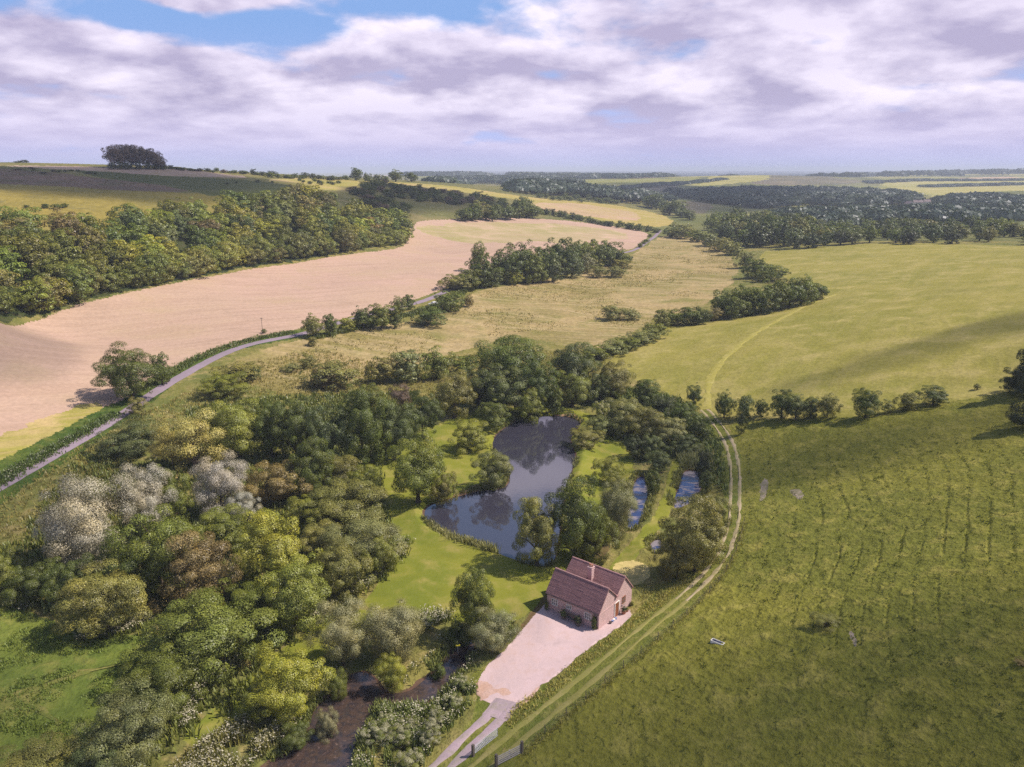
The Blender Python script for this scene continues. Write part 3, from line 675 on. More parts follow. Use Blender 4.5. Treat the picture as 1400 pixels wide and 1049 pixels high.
B_, A_, W_, S_, H_ = 'broadleaf_tree', 'alder_tree', 'willow_tree', 'bush', 'hawthorn_bush'
TREES = [
# --- the big belt left of the stream and lawn, back to front
(180,473,548,92,'round','dk',B_,'round dark green field tree standing alone between pink stubble and lane'),
(222,482,527,30,'tall','dk',B_,'slim dark green tree close beside the round field tree by the lane'),
(190,541,571,30,'bush','ol',S_,'small olive bush at the near edge of the grey lane below the field tree'),
(325,495,524,62,'bush','ol',S_,'low olive bush on the grass beside the lane bend'),
(306,508,546,66,'bush','lt',S_,'pale green spreading bush between the lane bend and the twiggy tree'),
(182,568,628,92,'bush','bl',S_,'dark grey-green thicket bush in rough grass below the lane'),
(268,560,645,108,'loose','tw',W_,'big twiggy straw-coloured sallow with thin leaf left of dark alders'),
(328,545,630,84,'round','lt',B_,'yellow-green rounded tree right behind the twiggy sallow'),
(238,585,640,60,'loose','tw',W_,'thin straw-coloured sallow on the left of the big twiggy one'),
(372,548,628,62,'tall','dk',A_,'dark alder at the left end of the shady alder row'),
(408,545,632,66,'tall','dk',A_,'dark alder, second from the left in the shady row'),
(452,548,640,70,'tall','bl',A_,'grey-green alder in the middle of the shady row'),
(497,530,640,72,'tall','dk',A_,'tall dark alder with ragged top in the shady row'),
(540,545,630,66,'tall','bl',A_,'grey-green alder towards the right end of the shady row'),
(578,535,600,54,'tall','dk',A_,'dark alder at the right end of the shady row by the lawn'),
(550,520,566,40,'loose','pp','bare_tree','bare reddish twiggy tree rising behind the alder row'),
(505,525,560,40,'round','mid',B_,'small leafy tree poking up behind the alder row'),
(622,505,572,68,'round','ol',B_,'olive-green tree between the alder row and the tall valley trees'),
(655,500,560,60,'tall','bl',B_,'grey-green tree on the left flank of the tall valley trees'),
(693,457,548,108,'round','dk',B_,'largest dark green tree rising above the valley behind the pond'),
(690,500,566,80,'round','bl',B_,'grey-green tree in front of the largest valley tree'),
(735,490,568,60,'tall','dk',B_,'dark green tree at the right flank of the largest valley tree'),
(785,466,548,76,'round','bl',B_,'tall grey-green tree beside the hedge corner of the bright meadow'),
(782,505,556,60,'round','mid',B_,'mid green tree just below the tall one at the hedge corner'),
(838,490,545,56,'round','ol',B_,'olive tree with ragged top against the bright meadow'),
(820,512,550,40,'tall','dk',B_,'dark narrow tree left of the ragged olive one by the meadow'),
(883,517,552,42,'round','dk',B_,'small dark tree on the meadow edge above the willow belt'),
(948,525,555,25,'tall','dk','hawthorn_tree','small dark tree with clear trunk beside the track gate'),
(430,596,684,66,'tall','dk',B_,'dark green upright tree in front of the alder row'),
(378,622,694,88,'bush','bn',S_,'brownish-green thicket bush between pale tree and dark upright tree'),
(465,620,672,70,'bush','ol',S_,'dull olive bush right of the dark upright tree'),
(502,630,680,52,'bush','lt',S_,'light green bush at the lawn corner under the alders'),
(235,640,720,60,'tall','mid',B_,'mid green tree between the two pale silver trees'),
(130,642,775,118,'willow','pw','broadleaf_tree','large pale silver-pink tree at far left of the belt'),
(205,630,740,72,'willow','pw','broadleaf_tree','pale silver-pink tree, taller companion of the large one on the left'),
(88,690,770,60,'loose','pw','broadleaf_tree','thin pale tree with bare limbs leaning out over the rough grass'),
(305,622,708,78,'willow','pw','broadleaf_tree','bright pale pink-white tree in the middle of the belt'),
(335,668,722,44,'willow','pw','broadleaf_tree','small pale tree spilling down right of the bright pale one'),
(310,690,760,90,'bush','mid',S_,'green bush under the bright pale tree'),
(475,648,724,112,'bush','ol',S_,'broad olive sallow thicket above the lawn edge'),
(430,672,726,66,'bush','lt',S_,'light olive bush on the left of the broad sallow thicket'),
(502,700,778,108,'willow','gr',W_,'grey-green willow thicket bordering the mown lawn'),
(440,712,770,70,'bush','ol',S_,'brown-olive bush between yellow-green tree and lawn willow'),
(470,735,824,82,'bush','ol',S_,'rounded olive bush standing at the lower lawn edge'),
(522,730,790,52,'bush','lt',S_,'light green bush fringing the lawn with white flowers below'),
(378,694,812,112,'round','yg',B_,'bright yellow-green tree in the heart of the belt'),
(275,724,832,108,'round','bn',B_,'brown-tinged tree left of the bright yellow-green tree'),
(225,698,815,108,'round','mid',B_,'fresh green rounded tree in front of the large pale tree'),
(180,735,820,80,'round','dk',B_,'dark green tree at the foot of the large pale tree'),
(405,762,864,114,'round','lt',B_,'mid green leafy tree below the bright yellow-green one'),
(345,790,850,80,'bush','mid',S_,'green bush between two big trees of the belt'),
(147,774,868,116,'round','ol',B_,'round olive tree at the edge of the damp meadow'),
(100,760,838,70,'bush','dk',S_,'dark bush left behind the round olive tree by the damp meadow'),
(45,765,830,70,'bush','dk',S_,'dark green bush at the left edge beside the damp meadow'),
(5,750,822,60,'bush','mid',S_,'green bush cut by the left picture edge above the damp meadow'),
(290,800,930,172,'bush','mid',B_,'very large domed green tree above the mown strip'),
(230,882,975,112,'bush','mid',B_,'domed green tree below the very large dome'),
(178,936,1062,130,'bush','gr',B_,'large grey-green domed tree at the lower left'),
(55,1006,1085,118,'bush','ol',S_,'olive bush in the lower left corner of the damp meadow'),
(135,1010,1090,80,'bush','bl',S_,'dark bush low beside the grey-green domed tree'),
(398,884,992,108,'bush','yg',B_,'yellow-green leaning tree on the left bank of the stream'),
(360,925,985,50,'bush','mid',S_,'green bush at the left foot of the yellow-green stream tree'),
(470,815,918,80,'willow','sv',W_,'silvery willow, left half of the pair by the stream'),
(540,812,912,92,'willow','sv',W_,'silvery olive willow, right half of the pair by the stream'),
(536,893,948,44,'willow','yg',W_,'small yellow-green sallow on the tip of land in the stream'),
(650,773,872,66,'tall','mid',B_,'upright young green tree between lawn and gravel yard'),
(673,828,896,68,'willow','sg',W_,'grey-leaved willow bush beside the gravel yard'),
(632,845,880,40,'bush','dk',S_,'dark shaded bush under the upright young tree by the stream'),
# --- around the pond
(572,594,692,84,'round','mid',B_,'handsome round green tree on the pond\'s left bank'),
(606,638,692,38,'bush','ol',S_,'olive bush at the right foot of the round pond tree'),
(644,573,620,60,'bush','lt',S_,'neat pale green domed bush on the lawn above the pond'),
(673,610,674,58,'bush','gr',W_,'grey-green willow dome overhanging the pond\'s left inlet'),
(675,546,592,46,'bush','mid',S_,'green bush at the top left of the pond'),
(724,529,576,42,'round','lt',B_,'light round tree at the head of the pond'),
(757,531,568,28,'tall','mid',B_,'narrow green tree at the head of the pond, right of the light one'),
(820,565,600,46,'bush','gr',W_,'grey-green willow bush on the pond\'s upper right bank'),
(800,582,618,52,'bush','ol',W_,'olive willow bush dipping into the pond\'s right side'),
(734,676,776,74,'round','ol',B_,'rounded olive alder standing in the near margin of the pond'),
(785,646,774,80,'full','dk',A_,'tall dark green alder behind the cottage'),
(810,688,768,62,'full','mid',A_,'green alder, nearest the cottage roof'),
(842,652,745,60,'willow','sg',W_,'pale grey-green willow right of the alders behind the cottage'),
(832,622,664,44,'bush','lt',S_,'light green bush on the grass spit right of the pond'),
(850,540,596,64,'bush','gr',W_,'left dome of the willow belt above the fishing path'),
(882,552,604,60,'bush','ol',W_,'middle dome of the willow belt above the fishing path'),
(915,568,612,52,'bush','gr',W_,'right dome of the willow belt above the fishing path'),
(868,592,628,36,'bush','bk',S_,'dark bush on the strip of land between the two ditches, upper one'),
(890,592,630,36,'bush','bl',S_,'dark grey-green bush beside the pale seat between the ditches'),
(898,612,652,36,'bush','bl',S_,'dark round bush overhanging the left ditch'),
(894,640,680,26,'bush','dk',S_,'small dark bush at the water of the left ditch'),
(822,545,572,26,'bloom','lt',S_,'small cream-flowered bush at the end of the willow belt'),
(905,540,575,44,'bush','bk',S_,'dark hedge bush above the willow belt, left one'),
(935,545,590,48,'bush','dk',S_,'dark hedge bush above the willow belt, beside the track'),
(953,566,602,36,'bush','dk',S_,'dark bush at the bend of the track'),
(935,590,622,44,'bush','bl',S_,'low grey scrub bush above the blue ditch'),
(962,612,650,28,'bush','bk',S_,'dark scrub bush between blue ditch and track'),
(966,640,672,22,'bush','bl',S_,'low dark bush on the right bank of the blue ditch'),
(950,678,782,92,'full','ol',W_,'large olive willow beside the bend of the track'),
(926,724,794,58,'willow','ol',W_,'paler willow at the near foot of the large track willow'),
(978,674,728,44,'bush','ol',W_,'olive willow shoulder nearest the chalk track'),
# --- valley grass behind the belt
(456,490,533,72,'bush','ol',S_,'rounded olive bush alone on the straw-coloured grass'),
(447,500,533,36,'bush','bn',S_,'brownish bush tucked in front of the rounded olive bush'),
(522,482,526,48,'bush','ol',S_,'olive bush at the left end of the clump in straw grass'),
(556,476,524,56,'bush','gr',S_,'grey-olive bush in the middle of the clump in straw grass'),
(598,474,520,50,'bush','mid',S_,'green bush at the right end of the clump in straw grass'),
(636,484,512,44,'bush','mid',S_,'low green bush joining the clump to the valley trees'),
(421,483,505,24,'bush','ol',S_,'small round bush standing in straw grass by the lane'),
(397,496,510,26,'bush','gr',S_,'low grey bush left of the small round one in straw grass'),
(427,460,474,15,'bush','ol',S_,'tiny bush beside the lane\'s far bend'),
(348,500,520,20,'bush','dk',S_,'tiny dark bush in the grass near the lane bend'),
# --- along the lane
(361,449,456,8,'bush','dk',S_,'tiny dark bush on the stubble edge by a pole'),
(428,430,462,30,'round','ol',B_,'olive tree at the left end of the lane hedge'),
(452,428,460,24,'tall','dk',B_,'dark tree, second in the lane hedge'),
(474,434,453,26,'bush','lt',S_,'light low bush in the lane hedge gap'),
(497,419,450,36,'round','dk',B_,'dark green tree at the left of the lane hedge\'s middle clump'),
(522,414,450,40,'round','mid',B_,'tallest green tree in the lane hedge\'s middle clump'),
(540,424,449,24,'tall','dk',B_,'dark tree closing the lane hedge\'s middle clump on the right'),
(546,402,428,22,'bush','gr',S_,'grey-green bush above the lane'),
(559,401,424,20,'bush','dk',S_,'dark bush above the lane, right of the grey-green one'),
(587,419,446,50,'bush','dk',S_,'rounded dark bush below the white car'),
(616,394,427,44,'bush','mid',S_,'green bush just right of the white car'),
(640,402,420,18,'bush','bn',S_,'small brownish bush at the end of the car bushes'),
]
COPSE = [(622,372,396,36,'ol'),(640,366,394,34,'mid'),(660,348,392,34,'dk'),(672,362,390,30,'bl'),(690,338,386,36,'dk'),(703,370,388,20,'lt'),(713,328,382,38,'dk'),(728,342,386,30,'mid'),(742,330,380,34,'dk'),
 (756,345,384,28,'bl'),(768,322,374,38,'dk'),(765,336,372,22,'sg'),(782,344,378,26,'bl'),(795,324,368,34,'mid'),(803,346,372,18,'sv'),(815,326,364,34,'dk'),(832,328,362,34,'dk'),(845,340,362,26,'mid'),(855,346,360,16,'dk'),(655,330,370,20,'mid'),(735,356,385,24,'mid'),(850,354,366,24,'ol')]
RHEDGE = [(815,472,492,36,'mid'),(838,464,486,34,'gr'),(858,458,478,34,'mid'),(878,450,470,34,'gr'),(895,440,462,30,'mid'),(905,421,448,22,'ol'),(918,424,444,26,'mid'),(940,417,444,36,'dk'),(958,420,443,22,'dk'),
 (976,418,438,22,'bn'),(990,395,432,34,'dk'),(1003,404,434,30,'mid'),(1020,385,430,38,'mid'),(1040,392,428,36,'dk'),(1058,380,424,36,'mid'),(1078,378,420,34,'dk'),(1095,376,416,34,'mid'),(1112,384,410,30,'dk'),
 (1035,352,380,30,'dk'),(1055,360,384,36,'mid'),(1020,343,366,24,'gr'),(1000,330,348,26,'gr'),(985,322,343,26,'ol'),(970,318,336,24,'gr'),(952,312,330,24,'mid'),(935,304,326,26,'gr'),(920,306,324,22,'dk')]
FIELDHEDGE = [(990,534,572,28,'dk','dark hedge thorn nearest the track gate'),(1017,537,571,26,'bl','grey thorn, second from the track in the cross hedge'),(1040,546,570,24,'dk','low dark thorn in the cross hedge'),(1068,530,573,38,'dk','tall dark thorn in the cross hedge clump'),(1088,540,574,32,'bl','grey-green thorn in the middle of the cross hedge clump'),
 (1108,540,572,28,'dk','dark thorn on the right side of the cross hedge clump'),(1131,538,572,32,'ol','olive thorn ending the cross hedge clump'),(1183,530,572,42,'dk','round dark hawthorn standing apart in the cross hedge'),(1213,546,565,22,'ol','small thin thorn between the round hawthorn and the twin thorns'),
 (1240,534,561,30,'ol','spreading olive thorn, left of the twin thorns'),(1275,527,554,42,'bl','dark spreading thorn, right of the twin thorns'),(1335,524,533,10,'ol','tiny thorn on the slope near the big conifer')]
for cx, tp, bt, wd, kd, ck, nm, lb in TREES: plant(cx, tp, bt, wd, kd, ck, nm, lb)
for i, (cx, tp, bt, wd, ck) in enumerate(COPSE):
    lbs = {'dk': 'dark green tree in the copse between stubble field and hay meadow', 'mid': 'mid green tree in the copse between stubble field and hay meadow', 'bl': 'grey-green tree in the copse between stubble field and hay meadow', 'ol': 'olive tree in the copse between stubble field and hay meadow', 'lt': 'light bush at the copse edge by the hay meadow', 'sg': 'pale green crown glowing inside the dark copse', 'sv': 'silvery little tree inside the dark copse'}
    plant(cx, tp, bt+2, wd*1.3, 'full' if bt-tp > 24 else 'bush', ck, B_, lbs[ck], 'trees of the meadow copse', cat='tree')
for cx, tp, bt, wd, lb in ((818,361,380,26,'left half of the lone bush pair on the hay meadow below the copse'),(842,362,380,30,'right half of the lone bush pair on the hay meadow below the copse'),(838,416,438,34,'left bush of the pair in the hay meadow near the right hedge'),(862,420,438,28,'right bush of the pair in the hay meadow near the right hedge')):
    plant(cx, tp, bt, wd, 'bush', 'gr', S_, lb)
for cx, tp, bt, wd, ck in RHEDGE:
    lbs = {'dk': 'dark green tree in the winding hedge between hay meadow and bright meadow', 'mid': 'mid green tree in the winding hedge between hay meadow and bright meadow', 'gr': 'grey-green bush in the winding hedge between hay meadow and bright meadow', 'ol': 'olive bush in the winding hedge between hay meadow and bright meadow', 'bn': 'brownish bush in the winding hedge above the bright meadow'}
    plant(cx, tp, bt+1, wd*1.3, 'full' if bt-tp > 28 else 'bush', ck, B_ if ck in ('dk', 'mid') else S_, lbs[ck], 'trees of the winding meadow hedge')
for cx, tp, bt, wd, ck, lb in FIELDHEDGE: plant(cx, tp, bt, wd, 'loose' if 'thin' in lb else 'full', ck, 'hawthorn_tree', lb, 'thorns of the cross hedge')
plant(1013,556,594,20,'loose','bk','hawthorn_tree','dark twiggy thorn standing in front of the cross hedge beside the track')
plant(1405,448,540,74,'conifer','bk','conifer_tree','tall dark conifer cut by the right picture edge')
plant(1385,505,538,40,'bush','bk','yew_bush','dark spreading bush at the foot of the tall conifer')
plant(1420,500,580,90,'conifer','bk','conifer_tree','second dark conifer mostly outside the right picture edge')
plant(1128,836,856,46,'loose','ol','thorn_bush','lone thin thorn bush casting a shadow on the pasture')
plant(1396,900,910,24,'loose','bn','thorn_bush','low dead branch lying at the right edge of the pasture')

# hillside wood above the stubble: every crown a tree
def scatter(poly, step, seed, jitter=.42, maxn=9999):
    g = np.random.default_rng(seed); P_ = np.array(poly); x0, y0 = P_.min(0); x1, y1 = P_.max(0)
    gx, gy = np.meshgrid(np.arange(x0, x1, step), np.arange(y0, y1, step*.87)); gx = gx+(np.arange(gx.shape[0]) % 2)[:, None]*step*.5
    x = gx.ravel()+g.uniform(-1, 1, gx.size)*step*jitter; y = gy.ravel()+g.uniform(-1, 1, gx.size)*step*jitter
    m = inside(x, y, P_); x, y = x[m], y[m]
    if len(x) > maxn: k = g.permutation(len(x))[:maxn]; x, y = x[k], y[k]
    return x, y
WOODPX = [(-230,492),(0,436),(100,414),(150,404),(230,387),(300,371),(400,357),(480,345),(545,335),(557,318),(540,305),(500,296),(445,288),(400,283),(330,300),(250,300),(170,318),(100,322),(30,330),(-230,352)]
WP = wpoly(WOODPX); g = np.random.default_rng(3)
hx, hy = scatter(WP, 13.6, 5); hz_ = height(hx, hy); edge = -sdist(hx, hy, WP)
PAL = [('dk', .20), ('mid', .28), ('lt', .24), ('yg', .06), ('ol', .12), ('bl', .06), ('bn', .04)]
hz1_ = lambda a, b: float(height(np.array([a]), np.array([b]))[0])
WL = {'dk': 'dark green tree', 'mid': 'mid green tree', 'lt': 'light green tree', 'yg': 'bright yellow-green tree', 'ol': 'olive tree', 'bl': 'grey-green tree', 'bn': 'brown-tinged tree'}
for i in range(len(hx)):
    ex, ey, _ = proj((hx[i], hy[i], hz_[i]))
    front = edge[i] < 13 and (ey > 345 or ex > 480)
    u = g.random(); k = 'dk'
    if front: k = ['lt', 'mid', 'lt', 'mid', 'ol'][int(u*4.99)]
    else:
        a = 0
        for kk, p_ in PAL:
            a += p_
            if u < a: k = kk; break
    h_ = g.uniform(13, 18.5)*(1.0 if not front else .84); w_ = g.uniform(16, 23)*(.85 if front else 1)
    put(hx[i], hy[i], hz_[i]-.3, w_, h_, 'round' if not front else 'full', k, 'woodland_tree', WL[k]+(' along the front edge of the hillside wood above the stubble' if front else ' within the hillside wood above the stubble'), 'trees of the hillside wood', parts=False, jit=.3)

EL = wpoly([(-200,484),(0,437),(100,415),(150,405),(230,388),(300,372),(400,358),(480,346),(540,337),(557,322),(550,310)]); es = np.r_[0, np.cumsum(np.hypot(*np.diff(EL, axis=0).T))]; en = int(es[-1]/9.5)
for i in range(en):
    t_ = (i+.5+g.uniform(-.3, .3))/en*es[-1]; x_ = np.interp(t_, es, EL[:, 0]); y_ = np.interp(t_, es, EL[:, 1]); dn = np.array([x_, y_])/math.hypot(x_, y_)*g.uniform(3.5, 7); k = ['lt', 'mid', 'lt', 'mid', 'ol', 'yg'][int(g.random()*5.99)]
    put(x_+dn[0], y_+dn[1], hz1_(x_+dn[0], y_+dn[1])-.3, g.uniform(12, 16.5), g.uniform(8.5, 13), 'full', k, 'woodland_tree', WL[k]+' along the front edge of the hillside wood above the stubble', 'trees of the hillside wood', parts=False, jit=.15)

# hilltop beech clump and the trees along the skyline
for cx, tp, bt, wd in ((158,199,230,26),(168,197,230,26),(180,196.5,230.5,28),(192,198,231,26),(204,202,231.5,26),(213,207,232,20),(220,214,232,16)):
    plant(cx, tp, bt, wd, 'flat', 'pp', 'beech_tree', 'dark purplish beech in the wind-shaped clump on the skyline', 'beeches of the skyline clump', lod='mid', parts=False)
for cx in (154,166,176,190,202,214,222): plant(cx, 220.5, 232, 13, 'bush', 'bk', S_, 'dark bush under the beech clump on the skyline', 'bushes under the beech clump', lod='lo', cat='bush')
for cx, tp, bt, wd, ck, lb in ((487,229,247,20,'dk','big dark tree on the ridge skyline left of two round ones'),(503,236,249,16,'bl','grey ridge tree right of the big dark skyline tree'),(517,238,249,14,'dk','small dark ridge tree in the skyline row'),(541,232,249,22,'bl','left of two round trees on the ridge skyline'),(563,235.5,249,20,'dk','right of two round trees on the ridge skyline'),
  (527,240,249,12,'dk','small tree between the ridge trees'),(75,216.5,223,22,'pp','low dark dome of bushes on the hill skyline'),(16,367,376,9,'dk','tiny bush')):
    if lb != 'tiny bush': plant(cx, tp, bt, wd, 'round' if bt-tp > 9 else 'bush', ck, 'skyline_tree', lb, lod='mid', parts=False, cat='tree')
for cx, tp, bt, wd in ((36,279.5,284,9),(62,278,285,13),(78,278,286,17),(89,277.5,284,11)): plant(cx, tp, bt, wd, 'bush', 'dk', S_, 'small dark bush dotted on the yellow hill pasture', 'bushes on the yellow hill pasture', lod='lo')
gs = np.random.default_rng(21)
def strip(pts, n, hpx, wpx, pal, label, group, name='hedge_tree', seed=1, jy=.6, kind='bush', cat=None):
    """row of trees following a line seen in the photograph, stood on the ground there"""
    gg = np.random.default_rng(seed); P_ = np.array(pts, float); s = np.r_[0, np.cumsum(np.abs(np.diff(P_[:, 0])))]
    for k in range(n):
        t = (k+.5+gg.uniform(-.35, .35))/n*s[-1]; x = np.interp(t, s, P_[:, 0]); y = np.interp(t, s, P_[:, 1])+gg.normal()*jy
        hp = hpx*gg.uniform(.65, 1.3); plant(x, y-hp, y, wpx*gg.uniform(.75, 1.35), kind, pal[gg.integers(len(pal))], name, label, group, lod='lo', parts=False, cat=cat or 'tree')
strip([(0,222),(40,223),(85,223.5)], 9, 3.5, 12, ['pp','bk'], 'low dark hedge bush on the far left skyline', 'skyline hedge bushes left of the beech clump', 'hedge_bush', 2, .2, cat='bush')
strip([(232,232.5),(280,235),(340,238.5)], 14, 5, 10, ['bk','dk','pp'], 'low dark bush along the skyline right of the beech clump', 'skyline bushes right of the beech clump', 'hedge_bush', 3, .5, cat='bush')
strip([(340,239),(400,244),(475,247)], 18, 7, 11, ['bk','dk'], 'dark bush in the skyline hedge left of the big ridge tree', 'skyline hedge bushes on the ridge', 'hedge_bush', 4, .8, cat='bush')
strip([(405,250),(430,252),(465,254)], 9, 6, 8, ['bk','dk'], 'small dark thorn in the pasture below the ridge', 'thorns below the ridge', 'thorn_bush', 5, 2., cat='bush')
strip([(15,231),(60,234),(110,238),(135,241)], 12, 3.2, 8, ['bk','pp','dk'], 'small dark thorn on the brown fallow strip of the hill', 'thorns on the fallow strip', 'thorn_bush', 15, 2., cat='bush')
strip([(300,252),(340,249),(380,250)], 4, 4, 6, ['bk','dk'], 'small dark thorn in the green crop field on the hill', 'thorns in the green crop', 'thorn_bush', 16, 1.5, cat='bush')
# scrubby slope between the wood and the barley field
SC = wpoly([(478,258),(520,252),(600,262),(690,276),(690,290),(600,280),(560,274),(552,282),(575,300),(570,304),(520,296),(485,278)])
sx_, sy_ = scatter(SC, 15., 9, maxn=110); sz_ = height(sx_, sy_)
for i in range(len(sx_)):
    k = ['bk','dk','bl','bk','pp','dk'][int(gs.random()*5.99)]
    put(sx_[i], sy_[i], sz_[i]-.2, gs.uniform(9, 17), gs.uniform(4.5, 8), 'bush', k, 'thorn_bush', 'dark thorn bush on the scrubby slope between hillside wood and barley field', 'thorn scrub on the slope', lod='lo', cat='bush')
strip([(630,300),(660,300),(700,300),(730,298)], 11, 20, 26, ['bl','dk','ol','dk'], 'tree in the row behind the stubble field', 'trees behind the stubble field', 'field_tree', 6, 1.5, 'round')
plant(655,275,300,34,'round','ol','field_tree','big rounded olive tree in the row behind the stubble field',lod='mid',parts=False)
plant(712,268,291,30,'round','bl','field_tree','rounded tree at the corner of the two bare fields',lod='mid',parts=False)
strip([(700,287),(760,296),(820,308),(880,317),(900,318)], 30, 9, 11, ['dk','bk','bl'], 'bush of the dark hedge dividing the stubble from the bare field', 'hedge between stubble and bare field', 'hedge_bush', 7, .8, cat='bush')
strip([(735,272),(800,276),(850,279)], 14, 8, 12, ['bl','dk'], 'tree in the hedge behind the barley field', 'hedge behind the barley field', 'hedge_tree', 8, 1., 'round')
strip([(885,283),(905,288),(925,295),(948,302)], 9, 18, 24, ['bl','dk','bl'], 'tree in the dark row right of the barley field', 'row right of the barley field', 'field_tree', 9, 1.5, 'round')
strip([(872,341),(884,331),(889,324)], 6, 6, 7, ['dk','mid'], 'small bush beside the far end of the lane', 'bushes at the far end of the lane', 'hedge_bush', 10, .6, cat='bush')
# wood behind the bright meadow
RW = wpoly([(960,318),(1030,343),(1100,339.5),(1200,334.5),(1300,334.5),(1420,337),(1420,318),(1300,312),(1200,314),(1100,314),(1020,308),(985,300)])
rx_, ry_ = scatter(RW, 16, 12, maxn=120); rz_ = height(rx_, ry_); re_ = -sdist(rx_, ry_, RW)
for i in range(len(rx_)):
    k = ['dk','bk','dk','mid','bl','ol'][int(gs.random()*5.99)]; ex = proj((rx_[i], ry_[i], rz_[i]))[0]; tall = 1.35 if ex < 1110 else .85
    put(rx_[i], ry_[i], rz_[i]-.3, gs.uniform(14, 21)*(1.1 if ex < 1110 else .9), gs.uniform(11, 16)*tall*(.8 if re_[i] < 9 else 1), 'round' if re_[i] > 9 else 'full', k, 'woodland_tree', {'dk': 'dark green tree', 'bk': 'blackish green tree', 'mid': 'mid green tree', 'bl': 'grey-green tree', 'ol': 'olive tree'}[k]+' in the wood behind the bright meadow', 'trees of the wood behind the bright meadow', lod='lo', parts=False, cat='tree', jit=.15)

# far-off woods that read as one mass each
def mass(name, pp, step, hgt, cols, seed, nleaf=170, label=None):
    P_ = wpoly(pp); x, y = scatter(P_, step, seed, maxn=1400); g = np.random.default_rng(seed); n = len(x)
    if not n: return
    z = height(x, y); H = hgt*g.uniform(.7, 1.25, n); Wd = step*1.5*g.uniform(.8, 1.25, n)
    own = np.repeat(np.arange(n), nleaf); m = len(own); d = rdir(g, m); d[:, 2] = np.abs(d[:, 2])*.95-.05
    r_ = g.uniform(.75, 1.1, m)[:, None]; P = np.stack([x, y, z], 1)[own]+d*r_*np.stack([Wd*.5, Wd*.5, H*.55], 1)[own]; P[:, 2] += (H*.42)[own]
    N = d+rdir(g, m)*.5; N /= np.linalg.norm(N, axis=1)[:, None]; T = np.cross(N, rdir(g, m)); T /= np.linalg.norm(T, axis=1)[:, None]; B = np.cross(N, T); s = (Wd*.075)[own]*g.uniform(.6, 1.3, m)
    a = T*s[:, None]; b = B*(s*.8)[:, None]; V = np.stack([P-a, P-b, P+a, P+b], 1).reshape(-1, 3)
    cv = g.random(n); me = np_mesh(name, V, np.arange(m*4).reshape(-1, 4), [LEAF], attrs={'var': .3+.3*cv[own]+.15*g.random(m), 'hue': g.random(n)[own]})
    o = link(name, me); o.color = (*COLS[cols], 1); tag(o, kind='stuff'); return o
mass('far_forest', [(918,266),(1000,263),(1130,263),(1235,268),(1258,280),(1180,286),(1090,281),(1000,281),(960,278)], 24, 15, 'far', 31)
mass('far_forest', [(1085,296),(1250,290),(1400,288),(1400,302),(1250,308),(1100,312),(1020,306)], 25, 11, 'far', 32)
mass('far_forest', [(1285,275),(1330,270),(1400,274),(1400,284),(1290,286)], 26, 11, 'far', 33)
mass('far_forest', [(1040,272),(1085,275),(1080,284),(1050,286),(1000,284)], 24, 13, 'far', 45)
mass('far_forest', [(690,258),(740,256),(800,262),(905,272),(912,282),(860,278),(790,270),(700,264)], 26, 14, 'far', 34)
mass('far_forest', [(590,249),(640,250),(720,254),(800,256),(800,252),(700,247),(600,245)], 40, 15, 'far', 35)
mass('far_forest', [(700,242),(760,240.5),(830,243),(800,245.5),(720,245.5)], 50, 16, 'far', 36)
mass('far_forest', [(820,243),(900,239.5),(985,237.8),(985,240),(900,243),(830,245.5)], 45, 15, 'far', 37)
mass('far_forest', [(985,239),(1060,237.6),(1180,241),(1180,244.5),(1130,242.5),(1060,239.6),(990,240.8)], 34, 16, 'far', 38)
mass('far_forest', [(1150,240),(1250,238),(1500,236.8),(1500,241),(1380,241),(1290,242),(1190,243)], 60, 24, 'far', 39)
mass('far_forest', [(1180,250.4),(1250,247.2),(1400,246.4),(1400,247.2),(1250,248.2),(1190,251.4)], 26, 7, 'far', 40)
mass('far_forest', [(1260,255.4),(1400,252),(1400,253.4),(1260,256.8)], 20, 6, 'far', 41)
mass('far_forest', [(850,257),(930,251),(985,245),(990,246),(930,253),(855,259)], 20, 6, 'far', 42)
mass('far_forest', [(560,240.2),(640,239),(760,238.4),(900,237.6),(900,238.6),(760,239.6),(640,240.4),(560,241.6)], 90, 14, 'far', 43)
mass('far_forest', [(560,237.6),(700,237.2),(900,236.8),(1200,236.9),(1200,237.6),(900,237.6),(700,238.2),(560,238.6)], 160, 20, 'far', 44)
# ------------------------------------------------------------------ cottage
def hz1(x, y): return float(height(np.array([x]), np.array([y]))[0])
def tile_mat(name, a, b, course, wid, vertical=False):
    """courses of tiles or bricks by world height and length, with worn and lichened patches"""
    t = NT(name); p = t.n('TexCoord').outputs['Object']; s_ = t.n('SeparateXYZ', None, Vector=p)
    br = t.n('TexBrick', None, Vector=t.n('CombineXYZ', None, X=t.math('ADD', s_.outputs[0], t.math('MULTIPLY', s_.outputs[1], 1. if vertical else .0)), Y=s_.outputs[2], Z=0.), Color1=(*a, 1), Color2=(*b, 1), Mortar=(*[x*(.75 if not vertical else 1.15) for x in a], 1), Scale=1.)
    br.inputs['Mortar Size'].default_value = .012; br.inputs['Brick Width'].default_value = wid; br.inputs['Row Height'].default_value = course
    n = t.noise(p, .9, 5, .65); c = t.mix(t.ramp(n, .42, .72), br.outputs[0], tuple(x*(.74 if not vertical else .9) for x in a)); c = t.mix(t.ramp(t.noise(p, 2.6, 4, .7), .62, .74), c, tuple(min(1, x*(1.35 if not vertical else 1.12)+.02) for x in a))
    h = t.math('ADD', t.math('MULTIPLY', br.outputs['Fac'], -1.), t.math('MULTIPLY', t.noise(p, 9., 3), .6))
    return t.surf(c, .85, .15, t.bump(h, .02, .8))
ROOF = tile_mat('clay_tiles', (.315,.170,.170), (.25,.135,.142), .14, .24)
